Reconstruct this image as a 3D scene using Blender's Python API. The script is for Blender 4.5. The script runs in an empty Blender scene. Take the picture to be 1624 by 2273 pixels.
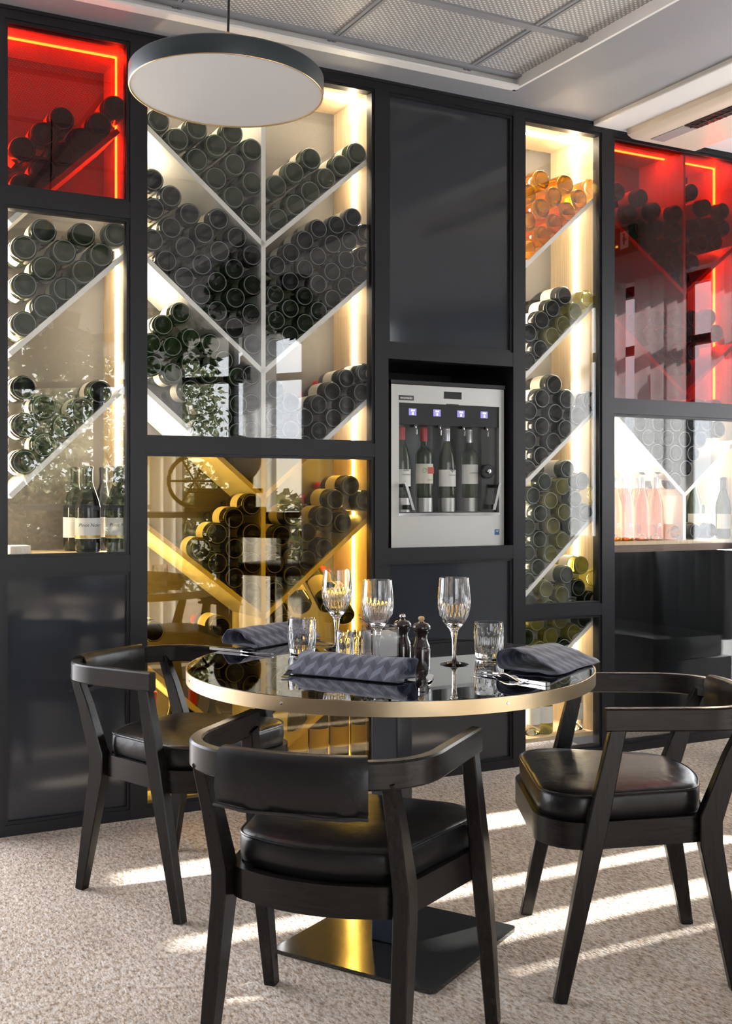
import bpy, bmesh, math, random
from mathutils import Vector, Matrix
random.seed(7)
R = math.radians
C = bpy.context.scene.collection
F, CX, HY, CH = 2480.0, 812.0, 1105.0, 1.15

# ------------------------------------------------------------ camera, world, sun, exposure
cam_d = bpy.data.cameras.new('camera'); cam = bpy.data.objects.new('camera', cam_d); C.objects.link(cam)
cam.location = (0, 0, CH); cam.rotation_euler = (R(90), 0, 0)
cam_d.sensor_fit = 'HORIZONTAL'; cam_d.sensor_width = 36; cam_d.lens = 36*F/1624
cam_d.shift_y = -(1136.5-HY)/1624
cam_d.clip_start = .05; cam_d.clip_end = 200
bpy.context.scene.camera = cam
sc = bpy.context.scene
sc.view_settings.view_transform = 'Standard'; sc.view_settings.look = 'None'
sc.view_settings.gamma = 1; sc.view_settings.use_curve_mapping = False
sc.view_settings.exposure = 0.66
world = bpy.data.worlds.new('sky'); sc.world = world; world.use_nodes = True
wn = world.node_tree; wn.nodes.clear()
_o = wn.nodes.new('ShaderNodeOutputWorld'); _b = wn.nodes.new('ShaderNodeBackground')
_b.inputs[0].default_value = (.92, .94, 1.0, 1); _b.inputs[1].default_value = 5.6
wn.links.new(_b.outputs[0], _o.inputs[0])

TH = math.atan2(.4668, .8843)
U = Vector((math.cos(TH), math.sin(TH), 0)); N = Vector((-math.sin(TH), math.cos(TH), 0)); O = Vector((0, 4.43, 0))
def W(s, d, z): return O + U*s + N*d + Vector((0, 0, z))          # room coordinates: along the wine wall, into it, up
def wp(x, y, d=0.0):                                               # where a sight line meets the upright plane at depth d
    a = (x-CX)/F
    s = (4.43*a + d*(U.y + N.y*a))/(U.x - U.y*a)
    Y = 4.43 + U.y*s + N.y*d
    return s, CH - (y-HY)*Y/F
def sx(x, d=0.0): return wp(x, HY, d)[0]
def zy(x, y, d=0.0): return wp(x, y, d)[1]
ZT = .722
def onz(x, y, z=ZT):                                               # where a sight line meets a level plane
    Y = F*(CH-z)/(y-HY)
    return Vector(((x-CX)/F*Y, Y, z))

sun_d = bpy.data.lights.new('sun', 'SUN'); sun = bpy.data.objects.new('sun', sun_d); C.objects.link(sun)
SUN_EL = R(32.5)
to_sun = (U*math.cos(SUN_EL) + Vector((0, 0, math.sin(SUN_EL)))).normalized()
sun.rotation_euler = to_sun.to_track_quat('Z', 'Y').to_euler()
sun_d.energy = 20.0; sun_d.angle = R(.9); sun_d.color = (1, .97, .93)
def area(name, loc, aim, sx_, sy_, energy, col=(1, 1, 1)):
    l = bpy.data.lights.new(name, 'AREA'); l.shape = 'RECTANGLE'; l.size = sx_; l.size_y = sy_; l.energy = energy; l.color = col
    o = bpy.data.objects.new(name, l); C.objects.link(o); o.location = loc
    o.rotation_euler = (Vector(loc)-Vector(aim)).to_track_quat('Z', 'Y').to_euler(); return o

# ------------------------------------------------------------ materials
def new_mat(name):
    m = bpy.data.materials.new(name); m.use_nodes = True; m.node_tree.nodes.clear()
    return m, m.node_tree, m.node_tree.nodes.new('ShaderNodeOutputMaterial')
def pm(name, col, rough=.5, metal=0, spec=.5, trans=0, ior=1.5, coat=0, emit=None, es=0, bump=None, sheen=0):
    m, t, o = new_mat(name); b = t.nodes.new('ShaderNodeBsdfPrincipled')
    b.inputs['Base Color'].default_value = (*col, 1); b.inputs['Roughness'].default_value = rough
    b.inputs['Metallic'].default_value = metal; b.inputs['Specular IOR Level'].default_value = spec
    b.inputs['Transmission Weight'].default_value = trans; b.inputs['IOR'].default_value = ior
    b.inputs['Coat Weight'].default_value = coat; b.inputs['Coat Roughness'].default_value = .05
    b.inputs['Sheen Weight'].default_value = sheen
    if emit: b.inputs['Emission Color'].default_value = (*emit, 1); b.inputs['Emission Strength'].default_value = es
    t.links.new(b.outputs[0], o.inputs[0])
    if bump:
        sc_, st, dist = bump
        tc = t.nodes.new('ShaderNodeTexCoord'); n = t.nodes.new('ShaderNodeTexNoise'); n.inputs['Scale'].default_value = sc_; n.inputs['Detail'].default_value = 6
        bp = t.nodes.new('ShaderNodeBump'); bp.inputs['Strength'].default_value = st; bp.inputs['Distance'].default_value = dist
        t.links.new(tc.outputs['Object'], n.inputs['Vector']); t.links.new(n.outputs[0], bp.inputs['Height']); t.links.new(bp.outputs[0], b.inputs['Normal'])
    m['bsdf'] = b.name
    return m
def nd(t, typ, **kw):
    n = t.nodes.new(typ)
    for k, v in kw.items(): setattr(n, k, v)
    return n
def ramp(t, fac, stops):
    r = t.nodes.new('ShaderNodeValToRGB'); e = r.color_ramp.elements
    while len(e) < len(stops): e.new(.5)
    for i, (p, c) in enumerate(stops): e[i].position = p; e[i].color = (*c, 1)
    t.links.new(fac, r.inputs[0]); return r
def mth(t, op, a, b=None):
    n = t.nodes.new('ShaderNodeMath'); n.operation = op
    for i, v in enumerate((a, b)):
        if v is None: continue
        if isinstance(v, (int, float)): n.inputs[i].default_value = v
        else: t.links.new(v, n.inputs[i])
    return n.outputs[0]
def pane_mat(name, tint, f0=.05, rough=0.0):                       # clear or tinted flat glass, one face of a pane
    m, t, o = new_mat(name)
    g = nd(t, 'ShaderNodeNewGeometry'); vm = nd(t, 'ShaderNodeVectorMath', operation='DOT_PRODUCT')
    t.links.new(g.outputs['Incoming'], vm.inputs[0]); t.links.new(g.outputs['Normal'], vm.inputs[1])
    c = mth(t, 'SUBTRACT', 1.0, mth(t, 'ABSOLUTE', vm.outputs['Value'])); p = mth(t, 'POWER', c, 5)
    f = mth(t, 'ADD', mth(t, 'MULTIPLY', p, 1-f0), f0)
    tr = nd(t, 'ShaderNodeBsdfTransparent'); tr.inputs[0].default_value = (*tint, 1)
    gl = nd(t, 'ShaderNodeBsdfGlossy'); gl.inputs['Roughness'].default_value = rough
    mx = nd(t, 'ShaderNodeMixShader'); t.links.new(f, mx.inputs[0]); t.links.new(tr.outputs[0], mx.inputs[1]); t.links.new(gl.outputs[0], mx.inputs[2])
    t.links.new(mx.outputs[0], o.inputs[0]); return m
M = {}
M['frame'] = pm('black_steel', (.014, .014, .018), .42, .0, .32, bump=(6, .12, .002))
M['pane'] = pane_mat('clear_pane', (.985, .99, .985), .058)
M['red'] = pane_mat('red_pane', (.66, .085, .03), .05)
M['amber'] = pane_mat('amber_pane', (.90, .76, .36), .065)
M['smoke'] = pm('smoked_glass', (.030, .034, .043), .10, 0, .6, bump=(3, .05, .01))
M['white_paint'] = pm('white_paint', (.80, .80, .80), .6)
M['grey_paint'] = pm('grey_paint', (.30, .315, .35), .6); M['bright_paint'] = pm('bright_white_paint', (.93, .93, .93), .5)
M['shelf'] = pm('pale_laminate', (.82, .82, .80), .5)
M['back'] = pm('taupe_back', (.075, .068, .062), .55, bump=(4, .2, .01))
M['led'] = pm('led', (1, .9, .7), .5, emit=(1.0, .86, .62), es=80)
M['steel'] = pm('brushed_steel', (.47, .465, .445), .45, 1.0, bump=(60, .08, .001))
M['chrome'] = pm('polished_steel', (.85, .85, .86), .08, 1.0)
M['blackp'] = pm('black_plastic', (.012, .012, .014), .3)
M['cavity'] = pm('dark_lining', (.05, .055, .06), .5)
M['tabletop'] = pm('mirror_black_glass', (.20, .21, .225), .012, 1.0)
M['tableedge'] = pm('black_lacquer', (.006, .007, .012), .15)
M['brass'] = pm('aged_brass', (.56, .44, .28), .36, 1.0, bump=(25, .25, .002))
M['gold'] = pm('satin_brass', (.75, .52, .26), .3, 1.0)
M['basep'] = pm('gloss_black_plate', (.012, .012, .012), .13, 0, .9, bump=(4, .06, .01))
M['pole'] = pm('blue_black_metal', (.014, .019, .03), .30)
M['leather'] = pm('black_leather', (.008, .0075, .008), .31, 0, .36, bump=(11, .35, .012))
M['piping'] = pm('leather_piping', (.012, .011, .011), .3)
M['lampshade'] = pm('slate_green_metal', (.022, .034, .040), .38)
M['diffuser'] = pm('opal_diffuser', (.58, .60, .64), .5)
M['crystal'] = pm('crystal', (1, 1, 1), .0, trans=1, ior=1.5)
M['mill'] = pm('chocolate_wood', (.026, .012, .010), .16, 0, .5, coat=.6)
M['knobw'] = pm('pale_beech', (.62, .42, .22), .35)
M['knobs'] = pm('brushed_knob', (.7, .66, .62), .25, 1)
M['cable'] = pm('black_cable', (.01, .01, .01), .6)
M['paper'] = pm('cream_label', (.78, .74, .64), .6)
M['white_label'] = pm('white_label', (.84, .84, .82), .6)
M['gold_label'] = pm('gold_band', (.7, .52, .16), .4, .6)
M['redfoil'] = pm('red_foil', (.45, .02, .03), .35)
M['blackfoil'] = pm('black_foil', (.015, .012, .012), .35)
M['silverfoil'] = pm('silver_foil', (.62, .65, .72), .25, .7)
M['ink'] = pm('dark_ink', (.05, .05, .06), .6)
M['redink'] = pm('red_ink', (.65, .10, .08), .6)
M['greenink'] = pm('green_ink', (.25, .45, .25), .6)
M['screen'] = pm('lilac_screen', (.1, .1, .2), .3, emit=(.34, .30, .75), es=.55)
M['screen_glyph'] = pm('screen_glyph', (.9, .9, 1), .3, emit=(.95, .95, 1), es=1.4)
M['blue'] = pm('blue_sticker', (.03, .11, .28), .4)
M['leaf'] = pm('leaf', (.035, .10, .025), .45)
M['bark'] = pm('bark', (.10, .075, .05), .8)
M['heather'] = pm('heather_flower', (.62, .40, .42), .6)
M['sprig'] = pm('sprig', (.16, .19, .12), .6)
M['vasefill'] = pm('white_stone_fill', (.78, .76, .77), .7)
M['wax'] = pm('wax', (.85, .82, .75), .5)
M['exit'] = pm('exit_green', (.01, .10, .05), .4, emit=(.01, .2, .1), es=.15)
M['exitw'] = pm('exit_white', (.8, .8, .8), .5, emit=(.8, .9, .8), es=.15)
M['exitled'] = pm('exit_lamp', (1, .6, .1), .5, emit=(1, .55, .08), es=8)
M['teal'] = pm('teal_cushion', (.12, .42, .36), .5)
M['tile_grass'] = pm('pale_terrace_paving', (.30, .29, .28), .9, bump=(2, .3, .02))

def glassy(name, col, dark, tw):                                    # bottle glass: tinted, part see-through
    m = pm(name, col, .03, trans=tw, ior=1.45, spec=.5); return m
M['knurl_glint'] = pm('knurled_foot_painted_glint', (.17, .19, .19), .25, spec=.6, bump=(500, .6, .002))  # knurled foot ring; its pale colour paints in the ridge's highlight
M['green_glass'] = glassy('green_black_bottle_glass', (.020, .034, .012), 0, .0)
M['black_glass'] = glassy('black_bottle_glass', (.012, .013, .013), 0, .0)
M['olive_glass'] = glassy('olive_bottle_glass', (.42, .40, .05), 0, .72)
M['amber_glass'] = glassy('orange_wine_bottle', (1.0, .50, .02), 0, .95)
M['rose_glass'] = glassy('rose_wine_bottle', (1.0, .46, .07), 0, .95)
M['clear_glass'] = glassy('colourless_bottle', (.97, .98, .96), 0, 1)
for k in ('amber_glass', 'rose_glass', 'olive_glass'):
    b = M[k].node_tree.nodes['Principled BSDF']; b.inputs['Emission Strength'].default_value = 0

def oak_mat():
    m = pm('pale_oak', (.6, .45, .28), .5); t = m.node_tree; b = t.nodes['Principled BSDF']
    tc = nd(t, 'ShaderNodeTexCoord'); mp = nd(t, 'ShaderNodeMapping'); mp.inputs['Scale'].default_value = (60, 60, 1.3)
    n = nd(t, 'ShaderNodeTexNoise'); n.inputs['Scale'].default_value = 2.2; n.inputs['Detail'].default_value = 8; n.inputs['Distortion'].default_value = .6
    t.links.new(tc.outputs['Object'], mp.inputs[0]); t.links.new(mp.outputs[0], n.inputs['Vector'])
    r = ramp(t, n.outputs[0], [(.25, (.52, .38, .22)), (.5, (.66, .51, .33)), (.8, (.76, .62, .43))])
    t.links.new(r.outputs[0], b.inputs['Base Color']); return m
M['oak'] = oak_mat()
def chairwood(sc=(70, 70, 5)):
    m = pm('black_stained_wood', (.015, .012, .011), .27, 0, .26); t = m.node_tree; b = t.nodes['Principled BSDF']
    tc = nd(t, 'ShaderNodeTexCoord'); mp = nd(t, 'ShaderNodeMapping'); mp.inputs['Scale'].default_value = sc
    n = nd(t, 'ShaderNodeTexNoise'); n.inputs['Scale'].default_value = 2; n.inputs['Detail'].default_value = 6
    t.links.new(tc.outputs['Object'], mp.inputs[0]); t.links.new(mp.outputs[0], n.inputs['Vector'])
    r = ramp(t, n.outputs[0], [(.3, (.007, .006, .006)), (.65, (.012, .010, .009)), (.85, (.022, .016, .013))])
    n2 = nd(t, 'ShaderNodeTexNoise'); n2.inputs['Scale'].default_value = 38; n2.inputs['Detail'].default_value = 3
    t.links.new(tc.outputs['Object'], n2.inputs['Vector'])
    ch = ramp(t, n2.outputs[0], [(.77, (0, 0, 0)), (.785, (1, 1, 1))])
    mx = nd(t, 'ShaderNodeMixRGB'); mx.inputs[2].default_value = (.45, .42, .40, 1)
    t.links.new(ch.outputs[0], mx.inputs[0]); t.links.new(r.outputs[0], mx.inputs[1]); t.links.new(mx.outputs[0], b.inputs['Base Color'])
    bp = nd(t, 'ShaderNodeBump'); bp.inputs['Strength'].default_value = .12; bp.inputs['Distance'].default_value = .002
    t.links.new(n.outputs[0], bp.inputs['Height']); t.links.new(bp.outputs[0], b.inputs['Normal']); return m
M['wood'] = chairwood(); M['wood_rail'] = chairwood((5, 5, 70))
def carpet_mat():
    m = pm('loop_carpet', (.5, .45, .4), .95, 0, .1, sheen=.3); t = m.node_tree; b = t.nodes['Principled BSDF']
    tc = nd(t, 'ShaderNodeTexCoord')
    mp = nd(t, 'ShaderNodeMapping'); mp.inputs['Rotation'].default_value = (0, 0, -TH-R(8)); mp.inputs['Scale'].default_value = (1, .45, 1)
    t.links.new(tc.outputs['Object'], mp.inputs[0])
    v = nd(t, 'ShaderNodeTexVoronoi'); v.inputs['Scale'].default_value = 190; t.links.new(mp.outputs[0], v.inputs['Vector'])
    n = nd(t, 'ShaderNodeTexNoise'); n.inputs['Scale'].default_value = 95; n.inputs['Detail'].default_value = 5; n.inputs['Roughness'].default_value = .75
    t.links.new(mp.outputs[0], n.inputs['Vector'])
    r = ramp(t, n.outputs[0], [(.30, (.10, .07, .05)), (.43, (.44, .31, .20)), (.51, (.66, .57, .49)), (.62, (.76, .71, .66)), (.8, (.86, .84, .81))])
    big = nd(t, 'ShaderNodeTexNoise'); big.inputs['Scale'].default_value = 5; big.inputs['Detail'].default_value = 3; t.links.new(mp.outputs[0], big.inputs['Vector'])
    r2 = ramp(t, big.outputs[0], [(.35, (.84, .80, .76)), (.65, (1, 1, 1))])
    sp = nd(t, 'ShaderNodeSeparateColor'); t.links.new(v.outputs['Color'], sp.inputs[0])
    r3 = ramp(t, sp.outputs[0], [(.0, (.62, .60, .58)), (.5, (1, 1, 1)), (1, (1.0, .97, .93))])
    m1 = nd(t, 'ShaderNodeMixRGB', blend_type='MULTIPLY'); m1.inputs[0].default_value = 1
    m2 = nd(t, 'ShaderNodeMixRGB', blend_type='MULTIPLY'); m2.inputs[0].default_value = 1
    t.links.new(r.outputs[0], m1.inputs[1]); t.links.new(r2.outputs[0], m1.inputs[2])
    t.links.new(m1.outputs[0], m2.inputs[1]); t.links.new(r3.outputs[0], m2.inputs[2]); t.links.new(m2.outputs[0], b.inputs['Base Color'])
    bp = nd(t, 'ShaderNodeBump'); bp.inputs['Strength'].default_value = .9; bp.inputs['Distance'].default_value = .006
    h = mth(t, 'ADD', n.outputs[0], mth(t, 'MULTIPLY', v.outputs['Distance'], -.8))
    t.links.new(h, bp.inputs['Height']); t.links.new(bp.outputs[0], b.inputs['Normal']); return m
M['carpet'] = carpet_mat()
def perf_mat():                                                     # perforated metal tile: round holes on a staggered grid, in room coordinates
    m = pm('perforated_tile', (.5, .5, .5), .5); t = m.node_tree; b = t.nodes['Principled BSDF']
    tc = nd(t, 'ShaderNodeTexCoord'); s = nd(t, 'ShaderNodeSeparateXYZ'); t.links.new(tc.outputs['Object'], s.inputs[0])
    def hole(ox, oy, p):
        a = mth(t, 'SUBTRACT', mth(t, 'FRACT', mth(t, 'ADD', mth(t, 'DIVIDE', s.outputs[0], p), ox)), .5)
        c = mth(t, 'SUBTRACT', mth(t, 'FRACT', mth(t, 'ADD', mth(t, 'DIVIDE', s.outputs[1], p), oy)), .5)
        return mth(t, 'SQRT', mth(t, 'ADD', mth(t, 'MULTIPLY', a, a), mth(t, 'MULTIPLY', c, c)))
    d = mth(t, 'MINIMUM', hole(100, 100, .022), hole(100.5, 100.5, .022))
    r = ramp(t, d, [(.19, (.85, .85, .85)), (.23, (.36, .37, .385))])
    t.links.new(r.outputs[0], b.inputs['Base Color']); return m
M['perf'] = perf_mat()
def napkin_mat():                                                   # woven diamonds, part of the cloth
    m = pm('slate_napkin_cloth', (.1, .1, .14), .75, 0, .25, sheen=.2); t = m.node_tree; b = t.nodes['Principled BSDF']
    tc = nd(t, 'ShaderNodeTexCoord'); s = nd(t, 'ShaderNodeSeparateXYZ'); t.links.new(tc.outputs['UV'], s.inputs[0])
    x = mth(t, 'MULTIPLY', s.outputs[0], 6.5); y = mth(t, 'MULTIPLY', s.outputs[1], 5.0)
    zig = mth(t, 'MULTIPLY', mth(t, 'ABSOLUTE', mth(t, 'SUBTRACT', mth(t, 'FRACT', x), .5)), 2)
    fr = mth(t, 'FRACT', mth(t, 'ADD', y, mth(t, 'MULTIPLY', zig, .5)))
    side = mth(t, 'GREATER_THAN', mth(t, 'FRACT', x), .5)
    up = mth(t, 'GREATER_THAN', fr, .5)
    k = mth(t, 'ADD', mth(t, 'MULTIPLY', side, .35), mth(t, 'MULTIPLY', up, .45))
    r = ramp(t, k, [(0, (.045, .050, .078)), (.45, (.085, .093, .135)), (.8, (.16, .175, .24))])
    t.links.new(r.outputs[0], b.inputs['Base Color'])
    w = nd(t, 'ShaderNodeTexNoise'); w.inputs['Scale'].default_value = 400; t.links.new(tc.outputs['Object'], w.inputs['Vector'])
    bp = nd(t, 'ShaderNodeBump'); bp.inputs['Strength'].default_value = .25; bp.inputs['Distance'].default_value = .001
    t.links.new(mth(t, 'ADD', w.outputs[0], k), bp.inputs['Height']); t.links.new(bp.outputs[0], b.inputs['Normal']); return m
M['napkin'] = napkin_mat()
def curtain_mat(c=.86, mixf=.55):
    m, t, o = new_mat('curtain_cloth')
    d = nd(t, 'ShaderNodeBsdfDiffuse'); d.inputs[0].default_value = (c, c, c, 1)
    tl = nd(t, 'ShaderNodeBsdfTranslucent'); tl.inputs[0].default_value = (c, c, c, 1)
    mx = nd(t, 'ShaderNodeMixShader'); mx.inputs[0].default_value = mixf
    t.links.new(d.outputs[0], mx.inputs[1]); t.links.new(tl.outputs[0], mx.inputs[2]); t.links.new(mx.outputs[0], o.inputs[0]); return m
M['curtain'] = curtain_mat(); M['grey_curtain'] = curtain_mat(.20, .25)
def foliage_mat():
    m = pm('garden_foliage', (.1, .15, .05), .8); t = m.node_tree; b = t.nodes['Principled BSDF']
    tc = nd(t, 'ShaderNodeTexCoord'); n = nd(t, 'ShaderNodeTexNoise'); n.inputs['Scale'].default_value = 9; n.inputs['Detail'].default_value = 6
    t.links.new(tc.outputs['Object'], n.inputs['Vector'])
    r = ramp(t, n.outputs[0], [(.35, (.03, .05, .02)), (.5, (.14, .19, .06)), (.62, (.45, .38, .22)), (.75, (.75, .68, .6))])
    t.links.new(r.outputs[0], b.inputs['Base Color']); return m
M['foliage'] = foliage_mat()

# ------------------------------------------------------------ mesh helpers
class MB:
    def __init__(self): self.bm = bmesh.new(); self.uv = None
    def box(self, x0, x1, y0, y1, z0, z1, mat=None, bevel=0):
        r = bmesh.ops.create_cube(self.bm, size=1)['verts']
        mm = Matrix.Translation(((x0+x1)/2, (y0+y1)/2, (z0+z1)/2)) @ Matrix.Diagonal((abs(x1-x0), abs(y1-y0), abs(z1-z0), 1))
        bmesh.ops.transform(self.bm, matrix=mm, verts=r)
        if bevel:
            es = list({e for v in r for e in v.link_edges})
            rr = bmesh.ops.bevel(self.bm, geom=es, offset=bevel, segments=2, affect='EDGES', profile=.5)
            r = list({v for f in rr['faces'] for v in f.verts} | {v for v in r if v.is_valid})
        if mat: bmesh.ops.transform(self.bm, matrix=mat, verts=[v for v in r if v.is_valid])
        return self
    def lathe(self, prof, seg=32, mat=None, mod=None, cap=True):
        rings = []
        for (r, z) in prof:
            if r < 1e-6: rings.append([self.bm.verts.new((0, 0, z))]); continue
            ring = []
            for i in range(seg):
                a = 2*math.pi*i/seg; rr = r*(mod(a, r, z) if mod else 1)
                ring.append(self.bm.verts.new((rr*math.cos(a), rr*math.sin(a), z)))
            rings.append(ring)
        for a, b in zip(rings, rings[1:]):
            for i in range(seg):
                j = (i+1) % seg
                if len(a) == 1 and len(b) == 1: continue
                if len(a) == 1: self.bm.faces.new((a[0], b[j], b[i]))
                elif len(b) == 1: self.bm.faces.new((a[i], a[j], b[0]))
                else: self.bm.faces.new((a[i], a[j], b[j], b[i]))
        if mat:
            bmesh.ops.transform(self.bm, matrix=mat, verts=[v for r_ in rings for v in r_])
        return self
    def sweep(self, pts, sec, closed=False, ups=None, capit=True, twist=None):
        """sec: list of (a,b) or function(i)->list; a along side, b along up"""
        P = [Vector(p) for p in pts]; n = len(P); rings = []
        for i in range(n):
            t = (P[(i+1) % n]-P[i-1]) if closed else (P[min(i+1, n-1)]-P[max(i-1, 0)])
            t.normalize(); up = Vector(ups[i]) if ups else Vector((0, 0, 1))
            if abs(t.dot(up)) > .98 and not ups: up = Vector((0, 1, 0))
            side = t.cross(up).normalized(); up2 = side.cross(t).normalized()
            s = sec(i) if callable(sec) else sec
            rings.append([self.bm.verts.new(P[i]+side*a+up2*b) for a, b in s])
        k = len(rings[0]); m = n if closed else n-1
        for i in range(m):
            a, b = rings[i], rings[(i+1) % n]
            for j in range(k): self.bm.faces.new((a[j], a[(j+1) % k], b[(j+1) % k], b[j]))
        if not closed and capit: self.bm.faces.new(rings[0][::-1]); self.bm.faces.new(rings[-1])
        return self
    def tube(self, pts, r, seg=8, closed=False):
        rf = r if callable(r) else (lambda i: r)
        return self.sweep(pts, lambda i: [(rf(i)*math.cos(2*math.pi*j/seg), rf(i)*math.sin(2*math.pi*j/seg)) for j in range(seg)], closed)
    def poly(self, pts2, y0, y1, plane='xz', mat=None):
        """extrude a 2D outline between y0 and y1"""
        def mk(p, y): return (p[0], y, p[1]) if plane == 'xz' else ((p[0], p[1], y) if plane == 'xy' else (y, p[0], p[1]))
        a = [self.bm.verts.new(mk(p, y0)) for p in pts2]; b = [self.bm.verts.new(mk(p, y1)) for p in pts2]; n = len(a)
        self.bm.faces.new(a); self.bm.faces.new(b[::-1])
        for i in range(n): self.bm.faces.new((a[i], b[i], b[(i+1) % n], a[(i+1) % n]))
        if mat: bmesh.ops.transform(self.bm, matrix=mat, verts=a+b)
        return self
    def leaf(self, p, d, nrm, L, w):
        d = d.normalized(); s = d.cross(nrm).normalized()*w; q = p+d*L*.45
        v = [self.bm.verts.new(x) for x in (p, q+s, p+d*L, q-s)]; c = self.bm.verts.new(q-nrm*w*.25)
        for i in range(4): self.bm.faces.new((v[i], v[(i+1) % 4], c))
def obj(name, mb, mat, parent=None, smooth=True, auto=35, loc=None):
    bmesh.ops.recalc_face_normals(mb.bm, faces=mb.bm.faces)
    if smooth:
        for f in mb.bm.faces: f.smooth = True
        for e in mb.bm.edges:
            if len(e.link_faces) == 2 and e.calc_face_angle(0) > R(auto): e.smooth = False
    me = bpy.data.meshes.new(name); mb.bm.to_mesh(me); mb.bm.free()
    me.materials.append(M[mat] if isinstance(mat, str) else mat)
    o = bpy.data.objects.new(name, me); C.objects.link(o)
    if parent: o.parent = parent
    if loc is not None: o.location = loc
    return o
def thing(name, label, cat, loc=(0, 0, 0), rz=0, group=None):
    o = bpy.data.objects.new(name, None); C.objects.link(o); o.empty_display_size = .1
    o.location = loc; o.rotation_euler = (0, 0, rz); o['label'] = label; o['category'] = cat
    if group: o['group'] = group
    return o
def tag(o, label, cat, group=None):
    o['label'] = label; o['category'] = cat
    if group: o['group'] = group
    return o
def struct(name, mb, mat, wall=True, **k):
    o = obj(name, mb, mat, **k); o['kind'] = 'structure'
    if wall: o.location = O; o.rotation_euler = (0, 0, TH)
    return o
def dup(root, loc=None, rot=None, label=None, group=None):
    r = root.copy(); C.objects.link(r)
    if loc is not None: r.location = loc
    if rot is not None: r.rotation_euler = rot
    if label: r['label'] = label
    if group: r['group'] = group
    for ch in list(root.children):
        c = ch.copy(); C.objects.link(c); c.parent = r
        for g in list(ch.children):
            d = g.copy(); C.objects.link(d); d.parent = c
    return r
def text(name, s, size, mat, parent, loc, rot, extrude=.0003, shear=0):
    cu = bpy.data.curves.new(name, 'FONT'); cu.body = s; cu.size = size; cu.extrude = extrude; cu.shear = shear
    cu.align_x = 'CENTER'; cu.align_y = 'CENTER'
    t = bpy.data.objects.new(name, cu); C.objects.link(t); dg = bpy.context.evaluated_depsgraph_get()
    me = bpy.data.meshes.new_from_object(t.evaluated_get(dg)); bpy.data.objects.remove(t); 
    me.materials.clear(); me.materials.append(M[mat])
    o = bpy.data.objects.new(name, me); C.objects.link(o); o.parent = parent; o.location = loc; o.rotation_euler = rot; return o

# ------------------------------------------------------------ the room
ZC = zy(0, 8)                                                       # ceiling height, where it meets the top rail
mb = MB(); mb.box(-9, 2.75, -9, .9, -.06, 0); struct('floor', mb, 'carpet', smooth=False)
# ceiling with a recessed field of perforated tiles
S1, D1 = sx(1141, 0), 0
_p = onz(1141, 200, ZC) - O; RS, RD = _p.dot(U), _p.dot(N)          # corner of the recess
mb = MB(); mb.box(-9, 2.66, RD, .9, ZC, ZC+.12); mb.box(RS, 2.66, -9, RD, ZC, ZC+.12)
struct('ceiling', mb, 'grey_paint', smooth=False)
mb = MB(); mb.box(-9, RS, RD-.012, RD+.0005, ZC-.004, ZC+.055); mb.box(RS-.012, RS+.0005, -9, RD, ZC-.004, ZC+.055)
mb.box(-9, RS-.012, RD-.05, RD-.012, ZC-.004, ZC+.004)
struct('trim_1', mb, 'bright_paint', smooth=False)
tz = ZC+.035
tile_x = [RS-.012]; p1 = onz(1036, 155, tz)-O; tile_x.append(p1.dot(U)); 
while tile_x[-1] > -9: tile_x.append(tile_x[-1]-.6)
tile_y = [RD-.05]; p2 = onz(1308, 90.6, tz)-O; tile_y.append(p2.dot(N))
while tile_y[-1] > -8.5: tile_y.append(tile_y[-1]-.6)
mb = MB(); mb.box(-9, RS-.012, -9, RD-.012, tz+.004, tz+.06); struct('ceiling_2', mb, 'perf', smooth=False)
mb = MB()
for x in tile_x[1:]: mb.box(x-.016, x-.003, -9, RD-.012, tz-.002, tz+.004); mb.box(x+.003, x+.016, -9, RD-.012, tz-.002, tz+.004)
for y in tile_y: mb.box(-9, RS-.012, y-.02, y+.02, tz-.004, tz+.004)
struct('trim_2', mb, 'grey_paint', smooth=False)
# stepped plaster edge and ventilation slot on the right
_q = onz(1322, 267, ZC-.0)-O; bs = _q.dot(U)
mb = MB(); mb.box(bs, 2.6, -9, -.0, ZC-.02, ZC+.01, bevel=.006); struct('trim_3', mb, 'white_paint', smooth=False)
_q = onz(1412, 284, ZC-.03)-O; vs = _q.dot(U)
vent = thing('air_vent', 'long cream ceiling air vent with dark slats above the right end of the wine wall', 'air vent', W(vs+.19, -1.0, ZC-.02), TH)
mb = MB(); 
prof = [(-.19, 0), (-.185, -.022), (-.16, -.034), (-.13, -.036), (.22, -.036), (.24, 0)]
mb.poly(prof, -.96, .97, 'xz'); obj('housing', mb, pm('cream_enamel', (.74, .66, .55), .4), vent)
mb = MB(); mb.box(-.085, -.01, -.90, .72, -.040, -.034); obj('slot', mb, 'blackp', vent)
mb = MB()
for i in range(46): mb.box(-.08, -.015, -.89+i*.035, -.888+i*.035, -.044, -.036)
mb.box(-.052, -.045, -.90, .72, -.044, -.038); obj('slats', mb, pm('dark_slats', (.06, .05, .045), .5), vent)
mb = MB(); mb.box(-.085, -.01, .73, .93, -.039, -.034); obj('end_plate', mb, pm('grey_plate', (.36, .33, .33), .5), vent)

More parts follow.
